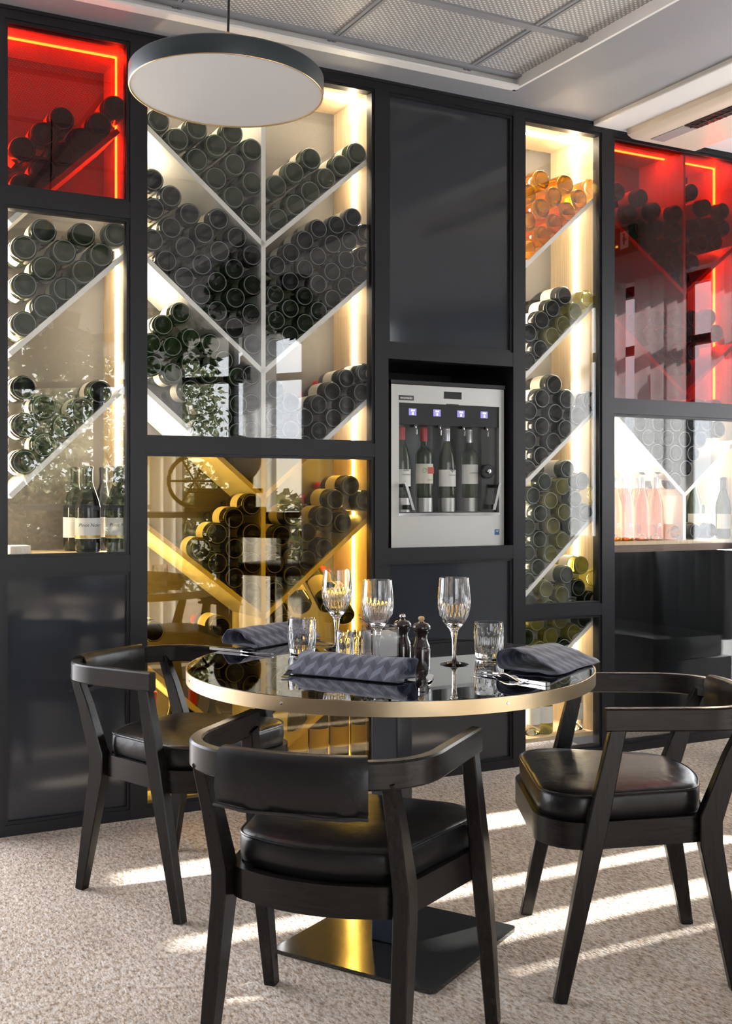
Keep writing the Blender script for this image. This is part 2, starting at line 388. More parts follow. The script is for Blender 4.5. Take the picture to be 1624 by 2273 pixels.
# ------------------------------------------------------------ steel and glass front of the wine wall
PX = [(-60, 11), (289, 322), (832, 862), (1139, 1164), (1336, 1362), (1650, 1690)]
posts = [(sx(a), sx(b)) for a, b in PX]
ZB = .0
rails = []   # (bay, z_low, z_high)
def rail(bay, xa, ytop, ybot): rails.append((bay, zy(xa, ybot), zy(xa, ytop)))
rail(0, 11, 414.4, 451.9); rail(0, 11, 1239, 1277)
rail(1, 323, 971.5, 1004.5)
rail(2, 862, 762.5, 795.5); rail(2, 862, 1217, 1248)
rail(3, 1164, 1349, 1375)
rail(4, 1362, 888, 917.5)
ZTR = zy(11, 37.7); ZBR = zy(11, 1834)
mb = MB()
for a, b in posts: mb.box(a, b, 0, .06, 0, ZC)
for i in range(5):
    a, b = posts[i][1], posts[i+1][0]
    mb.box(a, b, .001, .059, ZTR, ZC); mb.box(a, b, .001, .059, 0, ZBR)
for bay, z0, z1 in rails: mb.box(posts[bay][1], posts[bay+1][0], .001, .059, z0, z1)
mb.box(posts[0][0], posts[5][1], -.004, .0, ZC-.012, ZC)
struct('wall_front', mb, 'frame', smooth=False)
cells = []
for bay in range(5):
    zs = [ZBR] + sorted([v for r in rails if r[0] == bay for v in (r[1], r[2])]) + [ZTR]
    for k in range(0, len(zs), 2): cells.append((bay, posts[bay][1], posts[bay+1][0], zs[k], zs[k+1]))
wi = 0
for bay, a, b, z0, z1 in cells:
    idx = [c for c in cells if c[0] == bay].index((bay, a, b, z0, z1)); top = idx == len([c for c in cells if c[0] == bay])-1
    if bay == 2 and idx == 1: continue
    kind = 'pane'
    if bay == 0: kind = ['smoke', 'pane', 'red'][idx]
    if bay == 1: kind = ['amber', 'pane'][idx]
    if bay == 2: kind = 'smoke'
    if bay == 4: kind = ['pane', 'red'][idx]
    wi += 1
    mb = MB(); w = .011
    mb.box(a, a+w, .008, .05, z0, z1); mb.box(b-w, b, .008, .05, z0, z1); mb.box(a+w, b-w, .008, .05, z0, z0+w); mb.box(a+w, b-w, .008, .05, z1-w, z1)
    win = struct(f'window_{wi}', mb, 'frame', smooth=False)
    mb = MB(); mb.box(a+w, b-w, .020, .026, z0+w, z1-w)
    g = obj({'pane': 'glass_pane', 'smoke': 'smoked_pane', 'red': 'red_pane', 'amber': 'amber_pane'}[kind], mb, kind, win, smooth=False)

# ------------------------------------------------------------ wine racks behind the glass
DEP = .38
racks = {}
CZ = zy(1390, 1195, .1)                                             # counter height of the right bay
LZ = zy(150, 1228, .05)                                             # oak ledge of the left bay
def shelf_bar(mb, p, q, th=.018, d0=.062, d1=DEP-.01):
    (xa, za), (xb, zb) = p, q
    n = Vector((-(zb-za), xb-xa)).normalized()*th/2
    mb.poly([(xa+n.x, za+n.y), (xb+n.x, zb+n.y), (xb-n.x, zb-n.y), (xa-n.x, za-n.y)], d0, d1, 'xz')
def px_line(x0, y0, x1, y1, d=.065): return wp(x0, y0, d), wp(x1, y1, d)
rk = [('tall oak wine rack behind the left glass bay under red pane', 0, LZ-.02),
      ('wide lit wine rack with white diagonal shelves crossing a central upright', 1, 0.08),
      None,
      ('narrow lit oak wine rack right of the wine dispenser', 3, 0.08),
      ('right-hand wine rack above the brown counter', 4, CZ-.03)]
diag = {
 0: [(98.7, 424, 262, 290), (22, 492, 98.7, 424), (22, 786, 287, 558), (22, 1102, 287, 852)],
 1: [(323, 280, 583, 543), (584, 547, 830, 345), (323, 573, 583.8, 826), (584, 826, 830, 612), (323, 865, 583, 1103), (585, 1103, 830, 876),
     (323, 1167, 583, 1369), (585, 1371, 830, 1138), (323, 1480, 583, 1700), (585, 1700, 830, 1480)],
 3: [(1163, 592, 1334, 427), (1163, 837, 1334, 658), (1163, 1074, 1334, 898), (1163, 1322, 1334, 1127), (1163, 1540, 1334, 1361)],
 4: [(1360, 918, 1517, 1098), (1519, 1098, 1650, 960), (1360, 492, 1517, 650), (1519, 650, 1650, 530), (1360, 705, 1517, 874), (1519, 874, 1650, 745)],
}
for item in rk:
    if not item: continue
    lab, bay, zb = item
    a, b = posts[bay][1]-.004, posts[bay+1][0]+.004
    t = thing('wine_rack', lab, 'wine rack', O, TH); racks[bay] = t
    for nm, x0, x1 in (('side_panel', a-.012, a), ('side_panel', b, b+.012)):
        mb = MB(); mb.box(x0, x1, .061, DEP, zb, ZC-.005); obj(nm, mb, 'oak', t, smooth=False)
    mb = MB(); mb.box(a, b, .061, DEP, ZC-.03, ZC-.012); obj('top_panel', mb, 'oak', t, smooth=False)
    mb = MB(); mb.box(a, b, .061, DEP, zb, zb+.018); obj('bottom_panel', mb, 'oak', t, smooth=False)
    mb = MB(); mb.box(a-.012, b+.012, DEP, DEP+.012, zb, ZC-.005); obj('back_panel', mb, 'back', t, smooth=False)
    for L in diag[bay]:
        p, q = px_line(*L); mb = MB(); shelf_bar(mb, p, q); obj('diagonal_shelf', mb, 'shelf', t, smooth=False)
    if bay == 1:
        c = sx(583.8, .065); mb = MB(); mb.box(c-.009, c+.009, .062, DEP-.01, zb+.018, ZC-.03); obj('upright', mb, 'shelf', t, smooth=False)
    if bay == 4:
        c = sx(1517.5, .065); mb = MB(); mb.box(c-.009, c+.009, .062, DEP-.01, zb+.018, zy(1517, 1098, .065)); obj('upright', mb, 'shelf', t, smooth=False)
        mb = MB(); mb.box(c-.006, c+.006, .062, DEP-.01, zy(1517, 880), ZC-.03); obj('upright', mb, 'oak', t, smooth=False)
    if bay == 4:
        mb = MB(); mb.box(a, c-.009, DEP-.008, DEP-.001, zb+.018, zy(1400, 900, .3)); obj('oak_lining', mb, 'oak', t, smooth=False)
    # light strips: down each side, across the top
    mb = MB(); mb.box(b-.005, b, .190, .200, zb+.02, ZC-.032); obj('light_strip', mb, 'led', t, smooth=False)
    if True:
        mb = MB(); mb.box(a, a+.005, .190, .200, zb+.02, ZC-.032 if bay != 4 else zy(1362, 925)); obj('light_strip', mb, 'led', t, smooth=False)
    mb = MB(); mb.box(a+.006, b-.006, .190, .200, ZC-.035, ZC-.030); obj('light_strip', mb, 'led', t, smooth=False)
# counter of the right bay
a, b = posts[4][1]-.004, posts[5][0]+.004
mb = MB(); mb.box(a, b, .061, .6, CZ-.062, CZ-.031)
ct = obj('counter', mb, pm('walnut_counter', (.16, .10, .075), .35, bump=(12, .1, .003)), smooth=False); ct.location = O; ct.rotation_euler = (0, 0, TH)
tag(ct, 'dark brown wooden counter carrying the rose bottles at the right', 'counter')
# dark linings below and behind
mb = MB(); mb.box(posts[0][1]-.02, posts[1][0]+.02, .40, .42, 0, LZ-.03); mb.box(a-.01, b+.01, .63, .65, 0, CZ-.07); mb.box(b, b+.01, .061, .63, 0, CZ-.07); mb.box(a-.01, a, .061, .63, 0, CZ-.07); mb.box(posts[1][0]+.02, posts[1][0]+.03, .061, .42, 0, LZ-.03)
struct('wall_back', mb, 'cavity', smooth=False)

# ------------------------------------------------------------ bottles
def bottle_mesh(kind, rr=.043, L=.30):
    """base at z=0, neck up; returns body mesh, label mesh, cap mesh"""
    if kind == 'burg':
        prof = [(0, .034), (rr*.22, .031), (rr*.50, .017), (rr*.70, .006), (rr*.76, .0025), (rr*.80, .0), (rr*.86, .0005), (rr*.90, .002), (rr*.965, .006), (rr, .014),
                (rr, L*.50), (rr*.98, L*.53), (rr*.88, L*.60), (rr*.68, L*.69), (rr*.47, L*.77), (rr*.37, L*.83), (rr*.34, L*.90), (rr*.34, L*.965), (rr*.38, L*.967), (rr*.38, L*.99), (rr*.30, L), (0, L)]
        lab = (.16, .40); cap = (.80, 1.0)
    else:
        prof = [(0, .034), (rr*.22, .031), (rr*.50, .017), (rr*.70, .006), (rr*.76, .0025), (rr*.80, .0), (rr*.86, .0005), (rr*.90, .002), (rr*.965, .006), (rr, .014),
                (rr, L*.60), (rr*.97, L*.635), (rr*.85, L*.665), (rr*.60, L*.695), (rr*.42, L*.72), (rr*.37, L*.75), (rr*.36, L*.85), (rr*.36, L*.965), (rr*.41, L*.967), (rr*.41, L*.99), (rr*.32, L), (0, L)]
        lab = (.20, .48); cap = (.80, 1.0)
    mb = MB(); mb.lathe(prof, 40); bmesh.ops.recalc_face_normals(mb.bm, faces=mb.bm.faces)
    me = bpy.data.meshes.new('bottle_'+kind); 
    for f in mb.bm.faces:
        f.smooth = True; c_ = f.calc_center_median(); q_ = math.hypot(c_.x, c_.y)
        if c_.z < .004 and rr*.79 < q_ < rr*.865: f.material_index = 1  # contact-ring faces take the painted highlight colour
    mb.bm.to_mesh(me); mb.bm.free()
    lb = MB(); n = 22; r2 = rr+.0006; span = R(190)
    v0 = []; v1 = []
    for i in range(n+1):
        t_ = -span/2+span*i/n
        v0.append(lb.bm.verts.new((r2*math.cos(t_), r2*math.sin(t_), L*lab[0]))); v1.append(lb.bm.verts.new((r2*math.cos(t_), r2*math.sin(t_), L*lab[1])))
    for i in range(n): lb.bm.faces.new((v0[i], v0[i+1], v1[i+1], v1[i]))
    for f in lb.bm.faces: f.smooth = True
    ml = bpy.data.meshes.new('label_'+kind); lb.bm.to_mesh(ml); lb.bm.free()
    k = rr*.40 if kind == 'burg' else rr*.43
    cb = MB(); cb.lathe([(k, L*cap[0]), (k*1.01, L*.96), (k*1.1, L*.968), (k*1.1, L*.993), (k*.9, L*1.004), (0, L*1.004)], 24)
    for f in cb.bm.faces: f.smooth = True
    bmesh.ops.recalc_face_normals(cb.bm, faces=cb.bm.faces)
    mc = bpy.data.meshes.new('cap_'+kind); cb.bm.to_mesh(mc); cb.bm.free()
    return me, ml, mc
_cache = {}
def bottle_proto(kind, rr, L, glass, lab, cap):
    key = (kind, round(rr, 4), L, glass, lab, cap)
    if key in _cache: return _cache[key]
    k2 = (kind, round(rr, 4), L)
    if k2 not in _cache: _cache[k2] = bottle_mesh(kind, rr, L)
    me, ml, mc = [m.copy() for m in _cache[k2]]
    me.materials.append(M[glass]); me.materials.append(M['knurl_glint']) if glass in ('green_glass', 'black_glass', 'olive_glass') else me.materials.append(M[glass]); ml.materials.append(M[lab] if lab else M['paper']); mc.materials.append(M[cap])
    _cache[key] = (me, ml, mc, lab); return _cache[key]
def bottle(label, group, mat4, kind='burg', rr=.043, L=.30, glass='green_glass', lab='paper', cap='blackfoil', name='wine_bottle'):
    me, ml, mc, hl = bottle_proto(kind, rr, L, glass, lab, cap)
    o = bpy.data.objects.new(name, me); C.objects.link(o); o.matrix_world = mat4
    tag(o, label, 'bottle', group)
    if hl:
        l = bpy.data.objects.new('label', ml); C.objects.link(l); l.parent = o
    c = bpy.data.objects.new('foil_cap', mc); C.objects.link(c); c.parent = o
    return o
def lying(s, d, z, roll=0, tilt=0, yaw=0):
    # local z axis -> N (into the rack), tilt raises the neck
    zax = (N*math.cos(tilt)+Vector((0, 0, math.sin(tilt)))); zax = Matrix.Rotation(yaw, 3, 'Z') @ zax
    xax = Vector((0, 0, 1)).cross(zax).normalized(); yax = zax.cross(xax)
    m = Matrix((xax, yax, zax)).transposed().to_4x4() @ Matrix.Rotation(roll, 4, 'Z')
    return Matrix.Translation(W(s, d, z)) @ m
ORD = ['first', 'second', 'third', 'fourth', 'fifth', 'sixth', 'seventh', 'eighth', 'ninth', 'tenth', 'eleventh', 'twelfth']
def pile(pts, desc, where, group, d0=.066, **kw):
    P = []
    for x, y in pts: s, z = wp(x, y, d0); P.append([s, z])
    md = min((math.hypot(a[0]-b[0], a[1]-b[1]) for i, a in enumerate(P) for b in P[:i]), default=.1)
    # relax pairs that would touch
    rr = kw.pop('rr', .0455)
    ds = sorted(math.hypot(a[0]-b[0], a[1]-b[1]) for i, a in enumerate(P) for b in P[:i])
    target = max(.040, min(rr, .5*ds[max(0, min(len(ds)-1, len(P)//3))]-.0006))
    for _ in range(60):
        for i, a in enumerate(P):
            for b in P[:i]:
                dx, dz = a[0]-b[0], a[1]-b[1]; L = math.hypot(dx, dz) or 1e-6; o = 2*target+.0005-L
                if o > 0: a[0] += dx/L*o*.5; a[1] += dz/L*o*.5; b[0] -= dx/L*o*.5; b[1] -= dz/L*o*.5
    rows = []
    for p in sorted(P, key=lambda p: -p[1]):
        if rows and rows[-1][0][1]-p[1] < .045: rows[-1].append(p)
        else: rows.append([p])
    for ri, row in enumerate(rows):
        row.sort(key=lambda p: p[0])
        for ci, p in enumerate(row):
            pos = f'{ORD[ci]} from left' if len(row) > 1 else 'alone'
            rw = 'lowest' if ri == len(rows)-1 and ri > 0 else ('top' if ri == 0 else ORD[min(ri, 11)])
            lb = f'{desc}, {pos} in {rw} row, {where}'
            k = dict(kw); 
            if callable(k.get('glass')): k['glass'] = k['glass'](ri, ci)
            bottle(lb, group, lying(p[0], d0+random.uniform(-.004, .006), p[1], random.uniform(-.6, .6)+R(20), 0, random.uniform(-.02, .02)), rr=round(target, 4), **k)
L0 = [(138,262),(97,296),(52,329),(222,274),(182,307),(139,342),(97,376),(52,412),(254,240)]
L1 = [(99,511),(185,519),(256,519),(55,549),(143,557),(226,565),(100,595),(186,603),(55,633),(144,641),(101,680),(55,718)]
L2 = [(54,860),(55,944),(55,1025),(99,903),(143,947),(99,988),(222,870),(184,908)]
M1 = [(353,266),(395,309),(437,284),(480,322),(516,294),(559,332),(437,354),(521,365),(480,395),(560.5,405),(520,437),(557,476)]
M2 = [(340,398),(379.5,435.5),(341,463),(421,475),(486,485.5),(380,505),(339,533),(452,517),(412,548),(526,526.5),(371,578),(489,557),(448,587),(560.5,566),(409,616),(521,596),(482,626),(562,632),(447,652),(522,661),(483,690),(559,696),(521,728),(561,764)]
R1 = [(691,351.5),(793,340),(654,382),(759.5,366.5),(615,411),(725,395),(689,425.5),(656,454),(618,485)]
R2 = [(784.5,482),(749,498),(709,507),(677,533),(811,517),(778,533),(738,541.5),(646.5,561),(707,568),(811,568),(769,576),(614,589),(677,597),(738,603),(798,610),(645,624),(707,630),(768,635),(612,653),(677,657),(739,663),(646,684),(708,689),(613,711),(677,717),(645,743),(611,772)]
M3 = [(401,694),(362,721),(339,763),(387,766),(340,811),(388,825),(427,756),(464,766),(427,815),(462,829),(494,798),(429,870),(458,893),(490,865),(458,951),(492,926),(525,833),(525,895),(525,958)]
R3 = [(557,833),(810,828),(769,840),(737,869),(802,871),(709,897),(771,899),(646,894),(678,927),(741,928),(646,955),(709,956),(674,985),(559,895),(559,957),(612,864),(612,926),(610,985)]
A1 = [(746,1108),(808,1110),(720,1147),(682,1182),(759,1160),(720,1218),(685,1243),(650,1278),(611,1251),(611,1314),(624,1189),(650,1144),(778,1080)]
A2 = [(562,1250),(522,1283),(558,1315),(560,1185),(520,1218),(484,1250),(520,1150),(484,1185),(446,1218),(560,1120)]
N1 = [(1202,399),(1258,409),(1312.6,417),(1173,430),(1231,436),(1285,441),(1202,462),(1259,470),(1173,490.5),(1232.5,495.5),(1203.6,522.6),(1173.4,551)]
N2 = [(1253,656),(1303,664),(1228,684),(1276,691),(1201,711),(1252,720),(1176.5,738),(1224,747),(1200,774),(1172,801)]
N3 = [(1231,853),(1205,884),(1258,886),(1311,890),(1175,912),(1232,917),(1284,922),(1203,946),(1257,952),(1175,977),(1229,981),(1202,1012),(1173,1042)]
N4 = [(1261.5,1041),(1209,1069),(1292,1068),(1183,1100),(1250,1080),(1316,1098.5),(1224,1111),(1278,1108),(1199,1140),(1252,1137),(1301,1138),(1173,1169),(1227,1167.5),(1274,1168),(1199,1197),(1248,1199),(1174,1227),(1221,1229),(1195,1260),(1172,1289)]
N5 = [(1291,1255),(1259,1276),(1315,1284),(1213,1308),(1285.5,1305),(1248.5,1319.5),(1176.5,1338),(1310,1332),(1217,1350),(1271,1350),(1192.5,1382),(1244,1379),(1298,1375),(1170,1414),(1224,1411),(1275.6,1404),(1251,1436.5),(1200,1440),(1226,1468),(1175,1475)]
RT = [(1373,424),(1424,437),(1453,468),(1502,473),(1539,424),(1566,459),(1607,468),(1400,472),(1424,505),(1462,505),(1500,512),(1540,505),(1578,500),(1607,505),(1446,540),(1484,545),(1520,552),(1560,540),(1592,535),(1470,575),(1502,585),(1538,582),(1518,615)]
RT2 = [(1424,712),(1464,708),(1502,706),(1540,706),(1578,704),(1446,745),(1484,745),(1522,745),(1558,740),(1592,738),(1466,780),(1502,782),(1540,778),(1484,812),(1520,815)]
RB = [(1400,905),(1440,905),(1480,905),(1556,905),(1592,905),(1420,940),(1460,940),(1500,940),(1538,940),(1574,940),(1441,972),(1481,972),(1520,975),(1556,975),(1592,950),(1461,1004),(1500,1005),(1538,1008),(1480,1035),(1519,1042),(1500,1060)]
pile(L0, 'dark wine bottle', 'behind the left red pane', 'bottles behind the left red pane', glass='black_glass')
pile(L1, 'green-black wine bottle', 'upper left pile', 'bottles in the upper left pile')
pile(L2, 'dark wine bottle', 'lower left pile', 'bottles in the lower left pile', glass='black_glass')
pile(M1, 'dark green wine bottle', 'pile under the lamp', 'bottles under the lamp')
pile(M2, 'black wine bottle', 'pile left of central upright', 'bottles left of the upright', glass='black_glass')
pile(R1, 'dark green wine bottle', 'small pile beside the lamp', 'bottles in the small upper right pile')
pile(R2, 'black wine bottle', 'big pile right of upright', 'bottles in the big right pile', glass='black_glass')
pile(M3, 'dark wine bottle', 'wide bay lower left pile', 'bottles in the lower left pile of the wide bay')
pile(R3, 'black claret bottle', 'pile above middle rail', 'claret bottles above the middle rail', kind='bord', cap='redfoil', glass='black_glass')
pile(A1, 'claret bottle', 'behind right amber pane', 'claret bottles behind the amber pane', kind='bord', cap='redfoil', glass='black_glass')
pile(A2, 'black wine bottle', 'behind left amber pane', 'bottles behind the amber pane left of the upright', glass='black_glass')
pile(N1, 'glowing orange wine bottle', 'narrow bay top', 'orange bottles at the top of the narrow bay', glass='amber_glass', cap='silverfoil', lab=None)
pile(N2, 'olive white wine bottle', 'narrow bay second pile', 'olive bottles in the narrow bay', glass=lambda r, c: ['olive_glass', 'black_glass'][(r*3+c) % 3 == 0])
pile(N3, 'black wine bottle', 'narrow bay third pile', 'black bottles in the narrow bay', glass='black_glass')
pile(N4, 'olive-black white wine bottle', 'narrow bay fourth pile', 'bottles in the big narrow bay pile', glass=lambda r, c: ['olive_glass', 'green_glass'][(r*5+c*3) % 5 < 3])
pile(N5, 'dark olive wine bottle', 'narrow bay lowest pile', 'bottles in the lowest narrow bay pile', glass=lambda r, c: ['olive_glass', 'green_glass'][(r*3+c*2) % 5 < 2])
pile(RT, 'dark wine bottle', 'upper V, right red pane', 'bottles behind the right red pane', glass='black_glass')
pile(RT2, 'dark wine bottle', 'lower V, right red pane', 'bottles in the lower red V', glass='black_glass')
pile(RB, 'black wine bottle', 'V above rose bottles', 'bottles in the right V pile', glass='black_glass')

def stand(px, d, z, label, group, **kw):
    s = sx(px, d); m = Matrix.Translation(W(s, d, z)) @ Matrix.Rotation(TH-R(90)+R(kw.pop('turn', 0)), 4, 'Z')
    return bottle(label, group, m, **kw)
# rose bottles on the counter
zc = CZ-.03+.018+.001
for i, (px, d, w) in enumerate([(1363, .11, 'cut by the post at the far left'), (1390, .11, 'second from the left, marked with a p'), (1424, .11, 'third from the left'), (1454, .11, 'right end of the row, marked p')]):
    o = stand(px, d, zc, f'orange rose wine bottle standing on the counter, {w}', 'front rose bottles', glass='rose_glass', cap='silverfoil', lab=None, rr=.0375, L=.302)
    if i != 2: text('letter', 'p', .03, 'white_label', o, (.0385*math.cos(R(-12)), .0385*math.sin(R(-12)), .075), (R(90), 0, R(90-12)), .0002)
for i, (px, w) in enumerate([(1379, 'behind the leftmost gap'), (1410, 'behind the second gap'), (1442, 'behind the third gap')]):
    stand(px, .235, zc, f'orange rose wine bottle in the back row on the counter, {w}', 'back rose bottles', glass='rose_glass', cap='silverfoil', lab=None, rr=.037, L=.302)
s, z = wp(1497, 1171, .08)
bottle('orange rose wine bottle lying on its side at the end of the row', None, lying(s, .08, zc+.0375, .3), glass='rose_glass', cap='silverfoil', lab=None, rr=.037)
for i, px in enumerate((1543, 1579)):
    bottle('dark wine bottle with gold neck label lying on the counter, ' + ['beside the white upright', 'second from the white upright'][i], 'lying dark bottles on the counter',
           lying(sx(px, .08), .08, zc+.040, 1.4), glass='black_glass', lab='gold_label', rr=.0385)
for i, (px, d) in enumerate([(1604, .12), (1645, .12), (1540, .27), (1572, .27)]):
    stand(px, d, zc, ['dark green wine bottle with white label standing in front at the right edge', 'dark wine bottle standing half outside the right edge',
          'dark wine bottle standing behind the first lying bottle', 'dark wine bottle standing behind the second lying bottle'][i], 'standing dark bottles on the counter',
          glass='green_glass', lab='white_label', rr=.038)
# left bay: bottles on the oak ledge
zl = LZ-.02+.018+.001
for i, (px, d) in enumerate([(195, .11), (262, .11), (168, .25), (232, .25)]):
    o = stand(px, d, zl, ['dark wine bottle with white and gold label on the left ledge', 'dark wine bottle with white and gold label beside the oak panel on the ledge',
         'dark wine bottle standing behind at the left of the ledge', 'dark wine bottle standing between and behind the two labelled ones'][i], 'bottles on the left ledge',
         glass='black_glass', lab='white_label', rr=.045, L=.31, turn=-8)
    if i < 2:
        text('label_writing', 'Pinot Noir', .017, 'ink', o, (.0458, 0, .098), (R(90), 0, R(90)), .0001, .2)
        mb = MB(); n = 14; ra = .0462
        a0 = [mb.bm.verts.new((ra*math.cos(R(-90+180*k/n)), ra*math.sin(R(-90+180*k/n)), .052)) for k in range(n+1)]
        a1 = [mb.bm.verts.new((ra*math.cos(R(-90+180*k/n)), ra*math.sin(R(-90+180*k/n)), .062)) for k in range(n+1)]
        for k in range(n): mb.bm.faces.new((a0[k], a0[k+1], a1[k+1], a1[k]))
        obj('gold_band', mb, 'gold_label', o)
mb = MB(); mb.box(-.035, .035, -.05, .05, 0, .028, bevel=.002); bx = obj('white_box', mb, 'white_paint'); bx.location = W(sx(40, .15), .15, zl); bx.rotation_euler = (0, 0, TH)
tag(bx, 'small white box at the left end of the oak ledge', 'box')
# behind the amber pane
for i, (x, y) in enumerate([(672, 1349), (627, 1378), (730, 1346), (768, 1372)]):
    s, z = wp(x, y, .08)
    bottle('wine bottle with cream label leaning up behind the amber pane, ' + ['above the front tumbler', 'leftmost of the leaning ones', 'behind the left wine glass', 'rightmost of the leaning ones'][i],
           'leaning bottles behind the amber pane', lying(s, .08, z, R(90), R(38)), kind='bord', glass='green_glass', cap='redfoil', rr=.041)
for i, (x, y, c) in enumerate([(490, 1392, 'redfoil'), (342, 1402, 'blackfoil')]):
    s, z = wp(x, y, .08)
    bottle(['dark wine bottle with red cap and cream label lying behind the amber pane', 'dark wine bottle lying low at the left edge of the amber pane'][i], 'lying bottles low in the amber bay',
           lying(s, .08, z, R(95)), kind='bord', glass='black_glass', cap=c, rr=.042)
zfl = .08+.018+.001
for i, px in enumerate((338, 383, 428, 473, 660, 706, 752, 798)):
    stand(px, .13, zfl, f'cream labelled wine bottle standing at floor level behind the amber pane, {ORD[i]} from left', 'bottles along the amber bay floor', glass='green_glass', lab='paper', rr=.041, L=.33, cap=['redfoil', 'blackfoil'][i % 2], turn=12)
for i, px in enumerate((1180, 1208, 1275, 1312)):
    stand(px, .13, zfl, f'clear white wine bottle standing in the bottom of the narrow bay, {ORD[i]} from left', 'bottles along the narrow bay floor', glass=['clear_glass', 'olive_glass'][i % 2], lab='white_label', rr=.038, L=.31, turn=12)

# ------------------------------------------------------------ wine dispenser in its niche
a, b = posts[2][1], posts[3][0]; nz0, nz1 = zy(862, 1217), zy(862, 795.5)
mb = MB(); mb.box(a-.01, a, .06, .50, nz0, nz1+.02); mb.box(b, b+.01, .06, .50, nz0, nz1+.02); mb.box(a, b, .49, .50, nz0, nz1+.02); mb.box(a, b, .06, .49, nz1+.005, nz1+.02); mb.box(a, b, .06, .49, nz0-.012, nz0)
struct('trim_4', mb, pm('niche_lining', (.012, .012, .013), .35), smooth=False)
dd = .035
x0, x1 = sx(868, dd), sx(1118, dd); z0, z1 = nz0, zy(868, 842, dd); wd = x1-x0; h = z1-z0
DP = thing('wine_dispenser', 'brushed steel wine dispenser with glass window and four bottles in the black niche', 'wine dispenser', W(x0, dd, z0), TH)
def bx_(name, mat, *a, bevel=0, parent=DP):
    mb = MB(); mb.box(*a, bevel=bevel); return obj(name, mb, mat, parent, smooth=False)
wl, wr, wb, wt = .052*wd+.02, wd*.955, h*.205, h*.865
wl = wd*.065; 
bx_('front_frame', 'steel', 0, wl, 0, .03, 0, h-.018); bx_('front_frame', 'steel', wr, wd, 0, .03, 0, h-.018)
bx_('front_frame', 'steel', wl, wr, 0, .03, 0, wb); bx_('front_frame', 'steel', wl, wr, 0, .03, wt, h-.018)
bx_('top_cap', 'blackp', -.004, wd+.004, -.006, .40, h-.017, h, bevel=.002)
bx_('side_panel', 'steel', 0, .006, .031, .39, 0, h-.018); bx_('side_panel', 'blackp', wd-.006, wd, .031, .39, 0, h-.018)
bx_('back_lining', pm('cold_liner', (.24, .27, .29), .3, .4), .007, wd-.007, .30, .31, .01, h-.02)
bx_('shelf', 'blackp', .007, wd-.007, .031, .30, wb-.012, wb+.004)
bx_('control_band', 'blackp', wl, wr, .006, .016, wt-.088, wt)
bx_('window_pane', 'pane', wl, wr, .018, .022, wb, wt-.088)
bx_('bottom_ledge', 'chrome', wl-.003, wr+.003, -.004, .02, wb-.012, wb-.001)
bx_('side_block', 'blackp', wr-.07, wr, .03, .10, wb, wt-.085)
for k in range(4):
    cx = wl+(.135+.238*k)*(wr-wl)
    sc_ = bx_('screen', 'screen', cx-.017, cx+.017, .002, .007, wt-.05, wt-.022)
    text('screen_symbol', '00.0', .010, 'screen_glyph', sc_, (cx, .0012, wt-.030), (R(90), 0, 0), .0002)
    mb = MB(); mb.poly([(cx-.0035, wt-.047), (cx+.0035, wt-.047), (cx+.0035, wt-.040), (cx+.0012, wt-.037), (cx-.0012, wt-.037), (cx-.0035, wt-.040)], .0008, .0018); obj('screen_symbol', mb, 'screen_glyph', sc_, smooth=False)
    mb = MB(); mb.tube([(cx+.012, .01, wt-.088), (cx+.012, -.003, wt-.098), (cx+.013, -.006, wt-.108), (cx+.014, -.004, wt-.128)], .0035, 10)
    sp = obj('spout', mb, 'chrome', DP)
    mb = MB(); mb.box(cx+.005, cx+.019, .0, .014, wt-.098, wt-.086, bevel=.002); obj('spout_collar', mb, 'blackp', sp, smooth=False)
bx_('display', 'blackp', wd*.455, wd*.61, -.001, .002, h-.068, h-.038)
bx_('card_slot', 'blackp', wd*.475, wd*.585, -.001, .002, h-.092, h-.089)
bd = bx_('badge', 'ink', wd*.065, wd*.19, -.0015, .0, h-.082, h-.062)
text('badge_writing', 'enomatic', .0155, 'white_label', bd, (wd*.1275, -.0018, h-.072), (R(90), 0, 0), .0002)
st = bx_('sticker', 'blue', wd*.915, wd*.955, -.0012, 0, h*.065, h*.10)
text('sticker_writing', 'NF', .011, 'white_label', st, (wd*.935, -.0016, h*.088), (R(90), 0, 0), .0001)
for sgn, hx in ((1, wl+.012), (-1, wr-.055)):
    mb = MB()
    za, zb_ = wb+.012, wb+.125
    xa, xb = (hx+.042, hx+.004) if sgn == 1 else (hx+.012, hx+.042)
    mb.poly([(xa-.006, za), (xa+.006, za), (xb+.006, zb_), (xb-.006, zb_)], -.028, -.022)
    hd = obj('door_handle', mb, 'chrome', DP, smooth=False)
    mb = MB(); mb.box(xa-.022*sgn-.008, xa-.006*sgn+.008, -.026, .018, za+.002, za+.022, bevel=.004); mb.box(xb-.008, xb+.008, -.024, .018, zb_-.02, zb_-.006, bevel=.003); obj('handle_mount', mb, 'blackp', hd, smooth=False)
mb = MB(); mb.lathe([(0, 0), (.030, 0), (.030, .006), (.026, .009), (0, .009)], 28, Matrix.Translation((wr-.053, .012, wb+.175)) @ Matrix.Rotation(R(90), 4, 'X')); lk = obj('lock_plate', mb, 'blackp', DP)
mb = MB(); mb.lathe([(0, .0), (.009, 0), (.009, .006), (.004, .007), (.004, .003), (0, .003)], 20, Matrix.Translation((wr-.053, .002, wb+.175)) @ Matrix.Rotation(R(90), 4, 'X')); obj('lock', mb, 'chrome', lk)
